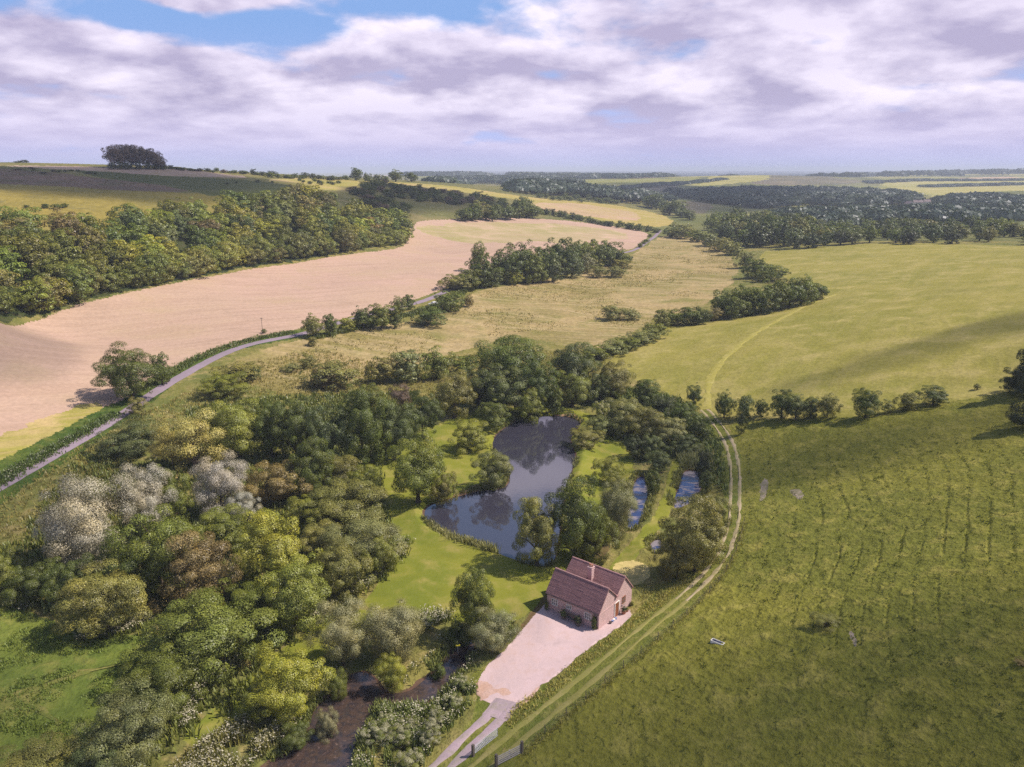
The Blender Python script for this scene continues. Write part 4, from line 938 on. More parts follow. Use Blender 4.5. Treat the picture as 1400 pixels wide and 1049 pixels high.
BRICK = tile_mat('brick_wall', (.56,.385,.37), (.48,.315,.305), .075, .225, True)
RIDGE = plain('ridge_tiles', (.37,.21,.20), .8, .15, .3, 4.); WHITE = plain('white_paint', (.72,.68,.64), .5, .3, .08); GLASS = NT('window_glass').surf((.16,.14,.14), .1, .5)
OAK = plain('oak_door', (.24,.085,.035), .6, .3, .25, 3.); DARKW = plain('weathered_wood', (.12,.10,.085), .85, .15, .4, 3., .02); GREYW = plain('grey_timber', (.34,.31,.30), .85, .15, .3, 3., .02); METAL = plain('galvanised_steel', (.50,.50,.53), .45, .5, .15, 3., .0, .55)
IRON = plain('gutter_iron', (.05,.035,.035), .5, .4); POTC = plain('terracotta', (.34,.15,.09), .8, .2, .25); BLUEP = plain('blue_pot', (.16,.22,.42), .4, .4, .15); SILL = plain('stone_sill', (.38,.30,.27), .8, .2)
Apt, Bpt, Dpt = unz(748, 831, .5), unz(818.3, 861.4, .5), unz(863, 826, .5)
ux = Bpt-Apt; HLEN = float(np.linalg.norm(ux)); ux /= HLEN; HDEP = float(np.linalg.norm(Dpt-Bpt)); HANG = math.atan2(ux[1], ux[0])
HL, HD, ZE, ZR, ZV = HLEN, HDEP, 2.55, 5.2, 3.25
house = empty('brick_cottage', (Apt[0], Apt[1], .5), HANG, 'red brick cottage with two parallel tiled roofs beside the pink gravel yard', 'cottage')
Y1, Y2, Y3 = 2.1, 4.2, 6.28                                           # ridge, valley, ridge
prof = [(0, ZE), (Y1, ZR), (Y2, ZV), (Y3, ZR), (HD, ZE+.2)]
mb = MB()
wl = [(0, -.8)]+prof+[(HD, -.8)]
# walls as a shell with the openings' reveals left to the window parts
mb.prism([(HL, y, z-.08 if 0 <= z else z) for y, z in wl], (-.3, 0, 0)); mb.prism([(.3, y, z-.08 if 0 <= z else z) for y, z in wl], (-.3, 0, 0))
mb.box(.301, 0, -.8, HL-.301, .3, ZE-.1); mb.box(.301, HD-.3, -.8, HL-.301, HD, ZE+.1)
mb.build('wall', BRICK, house)
def slope(name, ya, za, yb, zb, over_a=.0):
    d = np.array([yb-ya, zb-za]); L_ = np.linalg.norm(d); d /= L_; nrm = np.array([-d[1], d[0]])
    if nrm[1] < 0: nrm = -nrm
    a = np.array([ya, za])-d*over_a; b = np.array([yb, zb]); t = .09
    m = MB(); n = 26
    # slightly sagging, uneven courses
    g = np.random.default_rng(int(ya*100)+3); x0, x1 = -.14, HL+.14
    for k in range(n):
        p = a+(b-a)*k/n; q = a+(b-a)*(k+1)/n; lip = nrm*.022
        for s in range(8):
            xa = x0+(x1-x0)*s/8; xb = x0+(x1-x0)*(s+1)/8; w_ = g.normal()*.006
            m.poly([(xa, p[0]+nrm[0]*t+lip[0], p[1]+nrm[1]*t+lip[1]+w_), (xb, p[0]+nrm[0]*t+lip[0], p[1]+nrm[1]*t+lip[1]+w_), (xb, q[0]+nrm[0]*t, q[1]+nrm[1]*t), (xa, q[0]+nrm[0]*t, q[1]+nrm[1]*t)])
        m.poly([(x0, p[0]+nrm[0]*t, p[1]+nrm[1]*t), (x1, p[0]+nrm[0]*t, p[1]+nrm[1]*t), (x1, p[0]+nrm[0]*t+lip[0], p[1]+nrm[1]*t+lip[1]), (x0, p[0]+nrm[0]*t+lip[0], p[1]+nrm[1]*t+lip[1])])
    u = nrm*(t-.012)
    m.prism([(x0, a[0], a[1]), (x0, b[0], b[1]), (x0, b[0]+u[0], b[1]+u[1]), (x0, a[0]+u[0], a[1]+u[1])], (x1-x0, 0, 0))
    o = m.build(name, ROOF, house); return o
rf = slope('roof', 0, ZE, Y1, ZR, .28); rf2 = slope('roof', Y2, ZV, Y1, ZR); rb = slope('roof', Y2, ZV, Y3, ZR); rb2 = slope('roof', HD, ZE+.2, Y3, ZR, .28)
for yy, par in ((Y1, rf), (Y3, rb)):
    m = MB()
    for k in range(26):
        x0 = -.16+(HL+.32)*k/26; x1 = x0+(HL+.32)/26-.01; m.prism([(x0, yy-.15, ZR+.0), (x0, yy-.1, ZR+.15), (x0, yy, ZR+.2), (x0, yy+.1, ZR+.15), (x0, yy+.15, ZR+.0)], (x1-x0, 0, 0))
    m.build('ridge_tiles', RIDGE, par)
m = MB()
for (ya, za), (yb, zb) in zip(prof[:-1], prof[1:]):                    # pale verge mortar along the gable
    d = np.array([yb-ya, zb-za]); d /= np.linalg.norm(d); nn = np.array([-d[1], d[0]])
    for x in (HL+.15, -.175): m.prism([(x, ya+nn[0]*.0, za+nn[1]*.0-.02), (x, yb+nn[0]*.0, zb+nn[1]*.0-.02), (x, yb+nn[0]*.1, zb+nn[1]*.1), (x, ya+nn[0]*.1, za+nn[1]*.1)], (.022, 0, 0))
m.box(HL+.02, Y2-.22, ZV-.12, HL+.30, Y2+.22, ZV+.16)
m.build('verge_trim', RIDGE, house)
# chimney: through the rear slope, over the valley
cx_, cy_ = HL*.47, Y2+.55
m = MB(); m.box(cx_-.32, cy_-.32, 3., cx_+.32, cy_+.32, 5.75); m.box(cx_-.37, cy_-.37, 5.45, cx_+.37, cy_+.37, 5.55); m.box(cx_-.40, cy_-.40, 5.752, cx_+.40, cy_+.40, 5.87)
ch = m.build('chimney', BRICK, rb)
for s in (-.17, .17):
    m = MB(); m.tube((cx_+s, cy_, 5.86), (cx_+s, cy_, 6.2), .13, .10, 10); m.tube((cx_+s, cy_, 6.14), (cx_+s, cy_, 6.22), .14, .14, 10); m.build('chimney_pot', POTC, ch)
def window(x, z, w, h, nx, ny, side='front', par=house):
    """side front: on y=0; side gable: on x=HL"""
    T = (lambda a, b, c: (x+a, -c, z+b)) if side == 'front' else (lambda a, b, c: (HL+c, x+a, z+b))
    def bx(m, a0, b0, c0, a1, b1, c1):
        p, q = T(a0, b0, c0), T(a1, b1, c1); m.box(*[min(u, v) for u, v in zip(p, q)], *[max(u, v) for u, v in zip(p, q)])
    m = MB(); f = .07
    bx(m, -w/2-f, -h/2-f, .004, w/2+f, -h/2, .07); bx(m, -w/2-f, h/2, .004, w/2+f, h/2+f, .07); bx(m, -w/2-f, -h/2, .004, -w/2, h/2, .07); bx(m, w/2, -h/2, .004, w/2+f, h/2, .07)
    for k in range(1, nx): bx(m, -w/2+w*k/nx-.04, -h/2, .004, -w/2+w*k/nx+.04, h/2, .055)
    for k in range(1, ny): bx(m, -w/2, -h/2+h*k/ny-.022, .004, w/2, -h/2+h*k/ny+.022, .05)
    o = m.build('window', WHITE if side == 'front' else OAK, par)
    m = MB(); bx(m, -w/2, -h/2, .003, w/2, h/2, .02); m.build('pane', GLASS, o)
    m = MB(); bx(m, -w/2-.15, -h/2-.16, .003, w/2+.15, -h/2-.072, .13); m.build('sill', SILL, o)
    return o
window(1.35, 1.42, .95, .85, 3, 2); window(3.75, 1.6, .8, .55, 3, 1); window(6.9, 1.42, .95, .85, 3, 2)
window(6.2, 1.7, .75, .95, 2, 2, 'gable')
m = MB(); m.box(HL+.004, 3.95, -.02, HL+.07, 4.9, 2.12); do = m.build('door', OAK, house)
m = MB(); m.box(HL+.004, 3.83, -.02, HL+.09, 3.948, 2.22); m.box(HL+.004, 4.902, -.02, HL+.09, 5.02, 2.22); m.box(HL+.004, 3.949, 2.122, HL+.09, 4.901, 2.22); m.build('door_frame', WHITE, do)
m = MB(); m.tube((HL+.09, 4.78, 1.0), (HL+.13, 4.78, 1.0), .03, .03, 8); m.build('handle', IRON, do)
m = MB()
for k in range(8): m.poly([(HL+.0735, 4.0+k*.11, .02), (HL+.0735, 4.0+k*.11+.012, .02), (HL+.0735, 4.0+k*.11+.012, 2.08), (HL+.0735, 4.0+k*.11, 2.08)])
m.build('door_planks', IRON, do)
m = MB(); m.tube((-.1, -.30, ZE-.13), (HL+.1, -.30, ZE-.13), .06, .06, 8); m.build('gutter', IRON, house)
m = MB(); m.tube((HL-.25, -.10, ZE-.15), (HL-.25, -.10, 0), .035, .035, 8); m.tube((HL-.25, -.30, ZE-.14), (HL-.25, -.10, ZE-.3), .035, .035, 8); m.build('downpipe', IRON, house)
m = MB(); m.box(HL+.003, 0, ZE-.35, HL+.05, HD*.5, ZE-.27); m.build('brick_band', BRICK, house)
def hw(x, y, z=0): 
    c, s = math.cos(HANG), math.sin(HANG); return (Apt[0]+x*c-y*s, Apt[1]+x*s+y*c, .5+z)
# terrace things in front of the facade and the gable
o = empty('garden_bench', hw(4.6, -.62), HANG, 'dark wooden garden bench against the cottage front between two planted tubs', 'bench')
m = MB()
for k in range(4): m.box(-.85, -.22+k*.12, .42, .85, -.13+k*.12, .455)
m.build('seat', DARKW, o)
m = MB()
for k in range(3): m.box(-.85, .25, .55+k*.14, .85, .285, .65+k*.14)
m.build('backrest', DARKW, o)
for sx in (-.8, .8):
    for sy in (-.2, .25): MB().box(sx-.035, sy-.035, 0, sx+.035, sy+.035, .42 if sy < 0 else .95).build('leg', DARKW, o)
def leafball(name, seed, n, leaf, rad, ck, bloom=None):
    me, _, _ = crown_mesh(name, 'bush', seed, n, leaf); return me
LB = leafball('shrub_leaves', 301, 2600, .075, 1, 'dk')
def tub(x, y, r, h, pl, ck, label, mat=POTC, bush=True):
    o = empty('planted_tub', hw(x, y), 0, label, 'plant pot'); m = MB(); m.tube((0, 0, 0), (0, 0, h), r*.78, r, 14); m.tube((0, 0, h-.05), (0, 0, h+.01), r*1.1, r*1.1, 14); m.build('tub', mat, o)
    if bush: c = link('plant', LB, o, (0, 0, h*.9)); c.scale = (pl, pl, pl*.9); c.color = (*COLS[ck], 1)
tub(3.35, -.75, .32, .45, 1.1, 'dk', 'dark leafy tub left of the bench on the cottage front', DARKW); tub(5.9, -.85, .34, .5, 1.15, 'bk', 'dark leafy tub right of the bench on the cottage front', DARKW)
tub(HL+.55, 5.5, .3, .45, .9, 'bk', 'dark planted tub just right of the cottage door'); tub(HL+.6, 6.2, .22, .36, .6, 'mid', 'small planted terracotta pot under the gable window')
tub(HL+.45, 2.2, .2, .34, 0, 'dk', 'small black empty pot at the foot of the gable wall', IRON, False)
for k, (y, lb) in enumerate(((2.75, 'pale blue pot, nearest the black pot along the gable wall'), (3.15, 'pale blue pot, middle of the row along the gable wall'), (3.55, 'pale blue pot, nearest the cottage door'))): tub(HL+.45, y, .16, .3, 0, 'dk', lb, BLUEP if k != 1 else WHITE, False)
def climber(x, y, w, h, ck, label):
    o = link('climbing_shrub', LB, None, hw(x, y)); o.rotation_euler = (0, 0, HANG); o.scale = (w, w*.55, h); o.color = (*COLS[ck], 1); tag(o, label, 'shrub')
climber(HL-.55, -.3, 1.1, 2.3, 'dk', 'climbing rose on the right corner of the cottage front'); climber(.25, -.45, 1.0, 1.5, 'dk', 'dark shrub against the left corner of the cottage front'); climber(HL+.35, HD-.4, 1.0, .8, 'lt', 'low light shrub at the back corner of the cottage gable')
# ------------------------------------------------------------------ gates, fence, trough, car, seat
def two(p, q, z=.3):
    a, b = hit(*p)[0], hit(*q)[0]; L_ = math.hypot(b[0]-a[0], b[1]-a[1]); return a, b, L_, math.atan2(b[1]-a[1], b[0]-a[0])
a, b, L_, an = two((647, 1034), (681, 1006))
o = empty('field_gate', (a[0], a[1], hz1(a[0], a[1])), an, 'grey galvanised bar gate standing open beside the driveway ruts', 'gate')
m = MB()
for k in range(6): m.tube((.1, 0, .22+k*.19), (L_-.1, 0, .22+k*.19), .034, .034, 7)
m.tube((L_*.5, 0, .2), (L_*.5, 0, 1.2), .03); m.tube((.1, 0, .2), (.1, 0, 1.2), .035); m.tube((L_-.1, 0, .2), (L_-.1, 0, 1.2), .035); m.tube((.1, 0, .22), (L_*.5, 0, 1.17), .025)
m.build('bar_panel', METAL, o); MB().box(-.14, -.13, -.3, .12, .13, 1.45).build('gate_post', DARKW, o)
a, b, L_, an = two((679, 1049), (713, 1030)); 
o = empty('field_gate', (a[0], a[1], hz1(a[0], a[1])), an, 'weathered wooden five-bar gate at the end of the post fence', 'gate')
m = MB()
for k in range(5): m.box(.1, -.025, .2+k*.23, L_-.1, .025, .31+k*.23)
for x in (.15, L_*.5, L_-.2): m.box(x, .027, .15, x+.1, .06, 1.32)
m.build('bar_panel', GREYW, o)
for x in (-.05, L_+.05): MB().box(x-.12, -.12, -.3, x+.12, .12, 1.6).build('gate_post', DARKW, o)
FENCE = [(715,1028),(760,990),(800,957),(850,915),(905,871),(950,832),(985,795),(1008,755),(1017,715)]
FL = smooth_line(wpoly(FENCE), 2); s = np.r_[0, np.cumsum(np.hypot(*np.diff(FL, axis=0).T))]; npst = int(s[-1]/3.4)
t = np.linspace(0, s[-1], npst); FX, FY = np.interp(t, s, FL[:, 0]), np.interp(t, s, FL[:, 1]); FZ = height(FX, FY)
o = empty('wire_fence', (FX[0], FY[0], FZ[0]), 0, 'thin post and wire fence between the grassy track and the pasture', 'fence')
m = MB()
for i in range(npst):
    px_, py_, pz_ = FX[i]-FX[0], FY[i]-FY[0], FZ[i]-FZ[0]
    MB().tube((px_, py_, pz_-.3), (px_+random.uniform(-.05, .05), py_, pz_+1.1), .05, .045, 6).build('post', DARKW, o)
    if i:
        for zz_ in (.35, .7, 1.0): m.tube((FX[i-1]-FX[0], FY[i-1]-FY[0], FZ[i-1]-FZ[0]+zz_), (px_, py_, pz_+zz_), .004, .004, 3)
m.build('wire', IRON, o)
a, b, L_, an = two((971, 880), (988, 883.5))
o = empty('water_trough', (a[0], a[1], hz1(a[0], a[1])), an, 'long pale water trough standing alone on the pasture', 'trough')
m = MB(); m.box(0, 0, .05, L_, .06, .5); m.box(0, .54, .05, L_, .6, .5); m.box(0, .062, .05, .06, .538, .5); m.box(L_-.06, .062, .05, L_, .538, .5); m.box(.062, .062, .05, L_-.062, .538, .1); m.build('basin', WHITE, o)
MB().box(.064, .064, .36, L_-.064, .536, .40).build('trough_water', WM['pond'], o); MB().box(.2, .1, -.05, .5, .5, .049).build('foot', GREYW, o); MB().box(L_-.5, .1, -.05, L_-.2, .5, .049).build('foot', GREYW, o)
# white car by the lane
q = hit(593, 418)[0]; CARP = plain('white_car_paint', (.85,.83,.85), .25, .5, .02); TYRE = plain('tyre', (.03,.03,.03), .8, .2)
o = empty('parked_car', (q[0], q[1], hz1(q[0], q[1])+.1), R(35), 'white car parked between bushes beside the lane', 'car')
body = [(-2.1,.35),(-2.15,.8),(-1.7,.92),(-1.0,1.0),(-.45,1.45),(.9,1.5),(1.6,1.05),(2.05,.95),(2.1,.4)]
m = MB(); m.prism([(x, -.85, z) for x, z in body], (0, 1.7, 0)); bo = m.build('body', CARP, o)
m = MB()
for y in (-.853, .852): m.prism([(-.85, y, 1.02), (-.4, y, 1.38), (.85, y, 1.42), (1.4, y, 1.04)], (0, .002, 0))
m.prism([(-1.0, -.7, 1.025), (-1.0, .7, 1.025), (-.48, .66, 1.44), (-.48, -.66, 1.44)], (-.03, 0, .03)); m.build('window', GLASS, bo)
for x in (-1.35, 1.35):
    for y in (-.86, .7):
        w_ = MB().tube((x, y, .33), (x, y+.17, .33), .33, .33, 14).build('wheel', TYRE, o); yy = y-.012 if y < 0 else y+.172; MB().tube((x, yy, .33), (x, yy+.012, .33), .2, .2, 12).build('rim', METAL, w_)
for y in (-.6, .6): MB().box(-2.19, y-.15, .68, -2.14, y+.15, .8).build('headlight', GLASS, o)
q = hit(906, 607)[0]
o = empty('garden_bench', (q[0], q[1], hz1(q[0], q[1])), R(20), 'pale wooden seat on the path between the ditches', 'bench')
MB().box(-1., -.28, .4, 1., .28, .47).build('seat', WHITE, o); MB().box(-1., .2, .5, 1., .28, .95).build('backrest', WHITE, o)
for x in (-.9, .9): MB().box(x-.06, -.25, 0, x+.06, .27, .398).build('leg', WHITE, o)
q = hit(359, 455)[0]; o = empty('utility_pole', (q[0], q[1], hz1(q[0], q[1])), 0, 'thin wooden pole at the stubble edge above the lane', 'pole')
MB().tube((0, 0, -.5), (0, 0, 5.2), .09, .06, 7).build('shaft', DARKW, o); MB().box(-.5, -.05, 4.9, .5, .05, 5.02).build('crossarm', DARKW, o)
q = unz(626, 889, -.5); o = empty('marker_post', (q[0], q[1], -1.3), 0, 'small yellow-topped post in the stream', 'post'); MB().tube((0, 0, 0), (0, 0, 1.5), .05, .05, 7).build('stake', GREYW, o); MB().box(-.3, -.2, 1.5, .3, .2, 1.56).build('float', plain('yellow_paint', (.6,.5,.03), .6), o)
# far village houses
VR = plain('slate_roof', (.20,.15,.15), .8); VW = plain('rendered_wall', (.74,.70,.68), .8, .2, .1)
def cottage(px, py, ln, dp, hh, rz_, lb, scale=1.0):
    q = hit(px, py)[0]; o = empty('village_house', (q[0], q[1], hz1(q[0], q[1])), R(rz_), lb, 'house')
    MB().prism([(0, 0, -1), (dp, 0, -1), (dp, 0, hh), (dp/2, 0, hh+dp*.38), (0, 0, hh)], (0, ln, 0)).build('wall', VW, o)
    m = MB(); e = .3
    for s in (0, 1):
        x0, x1 = (-.4, dp/2) if not s else (dp/2, dp+.4); z0, z1 = (hh-.3, hh+dp*.38) if not s else (hh+dp*.38, hh-.3)
        m.prism([(x0, -e, z0+.02), (x1, -e, z1+.02), (x1, -e, z1+.3), (x0, -e, z0+.3)], (0, ln+2*e, 0))
    r_ = m.build('roof', VR, o); MB().box(dp/2-.5, ln*.3, hh+dp*.3, dp/2+.5, ln*.3+1, hh+dp*.38+1.4).build('chimney', VR, r_)
    for k in range(2):
        MB().box(dp*(.2+.45*k), -.06, hh*.45, dp*(.2+.45*k)+1.4, -.004, hh*.45+1.5).build('window', GLASS, o)
for a_ in ((1112,291.5,14,8,5,20,'white village house peeping from trees behind the right wood'),(1262,281.5,18,8,5,75,'long pale village building at the foot of the far wood'),(1272,280.5,12,8,5,80,'pale village house right of the long building'),(1302,280,16,9,6,70,'bright white village house on the right of the vale'),(1350,281,14,8,5,95,'small pale house among trees at far right'),(1243,283.5,12,8,5,10,'pale house left of the long village building'),(1105,279,12,8,5,30,'pale house half hidden in the big far wood'),(1218,277,16,8,4,85,'low pale barn under the big far wood')): cottage(*a_)
# ------------------------------------------------------------------ rough growth: tall grass, flowers, undergrowth
def blades(name, spots, hgt, wid, nb, cols, seed, spread=.22, flower=None):
    """clumps of bent blades; spots (n,2); flower: (share, size)"""
    g = np.random.default_rng(seed); n = len(spots); z = height(spots[:, 0], spots[:, 1]); sc = g.uniform(.55, 1.35, n)
    own = np.repeat(np.arange(n), nb); m = len(own); b = np.c_[spots, z][own]; b[:, :2] += g.normal(size=(m, 2))*spread; b[:, 2] -= .03
    an = g.uniform(0, 6.283, m); le = g.uniform(.1, .6, m); H = hgt*sc[own]*g.uniform(.7, 1.2, m); d = np.stack([np.cos(an), np.sin(an), 0*an], 1); sd_ = np.stack([-np.sin(an), np.cos(an), 0*an], 1)*(wid*g.uniform(.6, 1.3, m))[:, None]
    t1 = b+d*(le*H*.35)[:, None]; t1[:, 2] += H*.6; t2 = b+d*(le*H*.9)[:, None]; t2[:, 2] += H
    V = np.stack([b-sd_*.5, b+sd_*.5, t1+sd_*.5, t1-sd_*.5, t1-sd_*.5, t1+sd_*.5, t2+sd_*.15, t2-sd_*.15], 1).reshape(-1, 3); Q = np.arange(m*8).reshape(-1, 4)
    cv = g.random(n); var = np.repeat(np.clip(.6*cv[own]+.4*g.random(m), 0, 1), 2); hue = np.repeat(g.random(n)[own], 2); fl = np.zeros(m*2)
    if flower:
        k = g.random(n) < flower[0]; nu = flower[2]; ow = np.repeat(np.nonzero(k)[0], nu); q = len(ow); c = np.c_[spots, z][ow]; c[:, :2] += g.normal(size=(q, 2))*spread*1.1; c[:, 2] += hgt*sc[ow]*g.uniform(.75, 1.15, q)
        s = flower[1]*g.uniform(.6, 1.4, q); a2 = g.uniform(0, 6.283, q); ti = g.normal(size=(q, 2))*.25
        e1 = np.stack([np.cos(a2), np.sin(a2), ti[:, 0]], 1)*s[:, None]; e2 = np.stack([-np.sin(a2), np.cos(a2), ti[:, 1]], 1)*s[:, None]
        Vf = np.stack([c-e1, c-e2, c+e1, c+e2], 1).reshape(-1, 3); Q = np.r_[Q, np.arange(q*4).reshape(-1, 4)+len(V)]; V = np.r_[V, Vf]
        var = np.r_[var, g.random(q)]; hue = np.r_[hue, g.random(q)]; fl = np.r_[fl, np.ones(q)]
    me = np_mesh(name, V, Q, [BLOOM if flower else LEAF], attrs={'var': var, 'hue': hue, 'flower': fl} if flower else {'var': var, 'hue': hue})
    o = link(name, me); o.color = (*(COLS[cols] if isinstance(cols, str) else cols), 1); tag(o, kind='stuff'); return o
def spots(pp, n, seed, world=None, clump=None):
    P_ = wpoly(pp) if world is None else world; g = np.random.default_rng(seed); x0, y0 = P_.min(0); x1, y1 = P_.max(0); out = np.zeros((0, 2))
    for _ in range(30):
        q = np.c_[g.uniform(x0, x1, n*2), g.uniform(y0, y1, n*2)]; q = q[inside(q[:, 0], q[:, 1], P_)]
        if clump: q = q[fbm(q[:, 0]/clump, q[:, 1]/clump, 2, seed) > .5]
        for nm, lv, W_ in WPOLY: q = q[~inside(q[:, 0], q[:, 1], W_)]
        for nm in ('lane', 'track', 'drive'):
            q = q[ldist(q[:, 0], q[:, 1], LINES[nm][0]) > (1.35 if nm != 'lane' else 2.2)]
        c, s = math.cos(HANG), math.sin(HANG); lx = (q[:, 0]-Apt[0])*c+(q[:, 1]-Apt[1])*s; ly = -(q[:, 0]-Apt[0])*s+(q[:, 1]-Apt[1])*c
        q = q[~((lx > -.7) & (lx < HL+.7) & (ly > -.7) & (ly < HD+.7))]
        out = np.r_[out, q]
        if len(out) >= n: break
    return out[:n]
def along(pp, n, half, seed, off=0):
    """spots beside a line given in the photograph"""
    L = smooth_line(wpoly(pp), 1); g = np.random.default_rng(seed); s = np.r_[0, np.cumsum(np.hypot(*np.diff(L, axis=0).T))]; t = g.uniform(0, s[-1], n)
    x = np.interp(t, s, L[:, 0]); y = np.interp(t, s, L[:, 1]); e = 1e-2; dx = np.interp(t+e, s, L[:, 0])-np.interp(t-e, s, L[:, 0]); dy = np.interp(t+e, s, L[:, 1])-np.interp(t-e, s, L[:, 1]); l = np.hypot(dx, dy)+1e-9
    o_ = off+g.normal(size=n)*half*.6; return np.c_[x-dy/l*o_, y+dx/l*o_]
def along_water(k, n, seed, lo=.0, hi=1.2):
    W_ = WPOLY[k][2]; g = np.random.default_rng(seed); P_ = np.r_[W_, W_[:1]]; s = np.r_[0, np.cumsum(np.hypot(*np.diff(P_, axis=0).T))]; t = g.uniform(0, s[-1], n*3)
    q = np.c_[np.interp(t, s, P_[:, 0]), np.interp(t, s, P_[:, 1])]+g.normal(size=(n*3, 2))*hi*.8; d = sdist(q[:, 0], q[:, 1], W_); return q[(d > lo) & (d < hi)][:n]
GR = (.30,.26,.08); GD = (.16,.18,.04); RE = (.14,.17,.05)
BELT = [(20,740),(60,690),(110,620),(200,640),(260,560),(340,545),(440,540),(560,535),(600,560),(560,600),(520,640),(530,700),(556,760),(520,800),(460,835),(400,880),(330,965),(230,1030),(120,1110),(80,1060),(170,960),(240,880),(100,850),(0,820),(-40,760)]
VALLEY = [(110,610),(240,545),(330,500),(430,475),(560,505),(660,480),(800,480),(830,520),(600,560),(560,535),(440,540),(340,545),(220,600),(100,700),(20,740),(-60,720)]
tag(blades('tall_grass', spots(VALLEY, 9000, 41), .6, .12, 4, GR, 51), kind='stuff')
blades('undergrowth', spots(BELT, 9000, 42), .9, .22, 6, GD, 52, .35)
blades('undergrowth', spots([(800,540),(860,530),(930,545),(985,600),(995,680),(960,640),(930,630),(900,610),(840,600)], 2200, 43), .9, .2, 6, RE, 53, .35)
TK = [(660,1060),(705,995),(745,940),(790,903),(861,850),(905,815),(950,780),(975,740),(960,770),(905,838),(850,882),(790,932),(730,980),(670,1040)]
blades('tall_grass', spots([(700,1010),(690,975),(745,940),(790,903),(861,850),(905,812),(950,785),(972,765),(960,790),(905,832),(850,874),(790,922),(735,968)], 1100, 44), .30, .07, 5, (.40,.36,.11), 54, .2)
blades('tall_grass', spots([(868,842),(880,800),(900,790),(950,775),(985,740),(993,640),(985,620),(978,700),(960,740),(940,795),(900,830)], 800, 45), .3, .07, 5, (.36,.33,.10), 55, .2)
blades('tall_grass', along([(712,1034),(800,960),(900,876),(960,822),(1004,765),(1018,715)], 500, .5, 46), .38, .07, 5, (.32,.29,.09), 56, .2)
blades('reeds', (lambda q: q[fbm(q[:, 0]*.2, q[:, 1]*.2, 2, 3) > .47])(along_water(0, 1400, 47, .1, .9)), .7, .10, 6, (.19,.19,.06), 57, .18)
blades('reeds', (lambda q: q[fbm(q[:, 0]*.22, q[:, 1]*.22, 2, 6) > .48])(along_water(1, 1900, 48, .1, 1.2)), .55, .12, 6, (.19,.21,.06), 58, .22)
patchy = lambda q, sc, th, sd_: q[fbm(q[:, 0]*sc, q[:, 1]*sc, 2, sd_) > th]
blades('reeds', patchy(np.r_[along_water(2, 500, 49, .1, 1.2), along_water(3, 500, 50, .1, 1.4), along_water(4, 100, 50, .1, 1.)], .25, .5, 4), .7, .12, 6, (.22,.22,.07), 59, .22)
blades('tall_grass', patchy(spots([(430,465),(545,445),(650,400),(800,375),(885,340),(960,330),(1005,360),(985,400),(860,452),(700,455),(560,500),(450,535),(350,520)], 7000, 96), .05, .5, 12), .35, .35, 4, (.40,.34,.14), 96, .8)
blades('reeds', spots([(925,622),(962,618),(968,640),(930,642)], 300, 60), 1.3, .1, 7, (.22,.22,.09), 60, .25)
blades('reeds', along([(583,712),(605,735),(650,750),(672,758)], 300, .7, 61, .6), .9, .11, 7, (.25,.24,.09), 61, .45)
blades('cow_parsley', along_water(1, 260, 71, .6, 2.4), .7, .10, 6, (.12,.14,.04), 62, .3, (.45, .085, 5))
blades('cow_parsley', spots([(486,1049),(505,1000),(520,975),(570,972),(610,962),(642,925),(652,932),(640,965),(600,1012),(560,1060),(480,1080)], 1000, 72, None, 2.), .9, .12, 7, (.17,.20,.055), 63, .3, (.22, .085, 4))
blades('cow_parsley', spots([(240,1049),(290,1010),(350,980),(380,1000),(400,1000),(395,1025),(350,1060),(240,1080)], 1000, 73, None, 1.6), 1.0, .11, 6, (.22,.21,.065), 64, .3, (.36, .085, 4))
blades('cow_parsley', along([(108,872),(140,868),(175,860),(205,850)], 240, .9, 74), .9, .1, 5, GD, 65, .3, (.6, .085, 6))
blades('cow_parsley', along([(365,868),(400,858),(450,838),(500,800),(540,768),(556,740)], 420, .9, 75), .9, .1, 5, GD, 66, .3, (.45, .085, 5))
blades('cow_parsley', along([(250,1000),(275,940),(300,930),(330,900)], 220, .8, 76), .9, .1, 5, GD, 67, .3, (.5, .085, 5))
blades('cow_parsley', spots([(-20,820),(20,808),(48,822),(40,836),(0,830)], 160, 77), .9, .1, 5, GD, 68, .3, (.6, .085, 6))
blades('cow_parsley', along([(0,668),(30,652),(60,634),(120,600)], 130, .9, 78, 2.8), .8, .1, 5, (.07,.1,.025), 69, .3, (.25, .08, 5))
blades('cow_parsley', along([(575,850),(600,845),(610,850)], 90, .9, 79), 1.2, .1, 5, GD, 70, .4, (.6, .09, 6))
blades('lane_bank_growth', along([(-60,712),(0,680),(50,648),(100,616),(150,586),(180,568)], 1300, 1.4, 80, 3.6), .55, .16, 6, (.10,.14,.028), 71, .35)
blades('lane_bank_growth', along([(205,540),(235,520),(270,500),(300,485),(340,470),(410,457)], 1100, 1.6, 81, 3.6), .6, .18, 6, (.12,.15,.03), 72, .4)
blades('tall_grass', spots([(-60,830),(0,815),(60,850),(200,868),(250,880),(230,930),(120,1010),(40,1060),(-100,1100)], 3000, 82, None, 3.), .3, .09, 5, (.17,.22,.04), 73, .25)
def tussocks():
    q = spots([(1020,600),(1100,610),(1250,600),(1400,570),(1500,600),(1500,1049),(760,1049),(860,940),(960,850),(1015,770),(1018,680)], 26000, 90); zb = height(q[:, 0], q[:, 1])+(fbm(q[:, 0]*.07, q[:, 1]*.07, 3, 3)-.5)*.7; fr = zb/.95-np.floor(zb/.95)
    g = np.random.default_rng(91); k = ((fr > .88) & (g.random(len(q)) < .4) & (q[:, 0] > 34) & (q[:, 1] < 165)) | ((vn(q[:, 0]*.8, q[:, 1]*.8, 92) > .86) & (g.random(len(q)) < .35)) | (g.random(len(q)) < .02); return q[k]
blades('tussock_grass', tussocks(), 0.22, .14, 5, (.15,.165,.028), 92, .22)
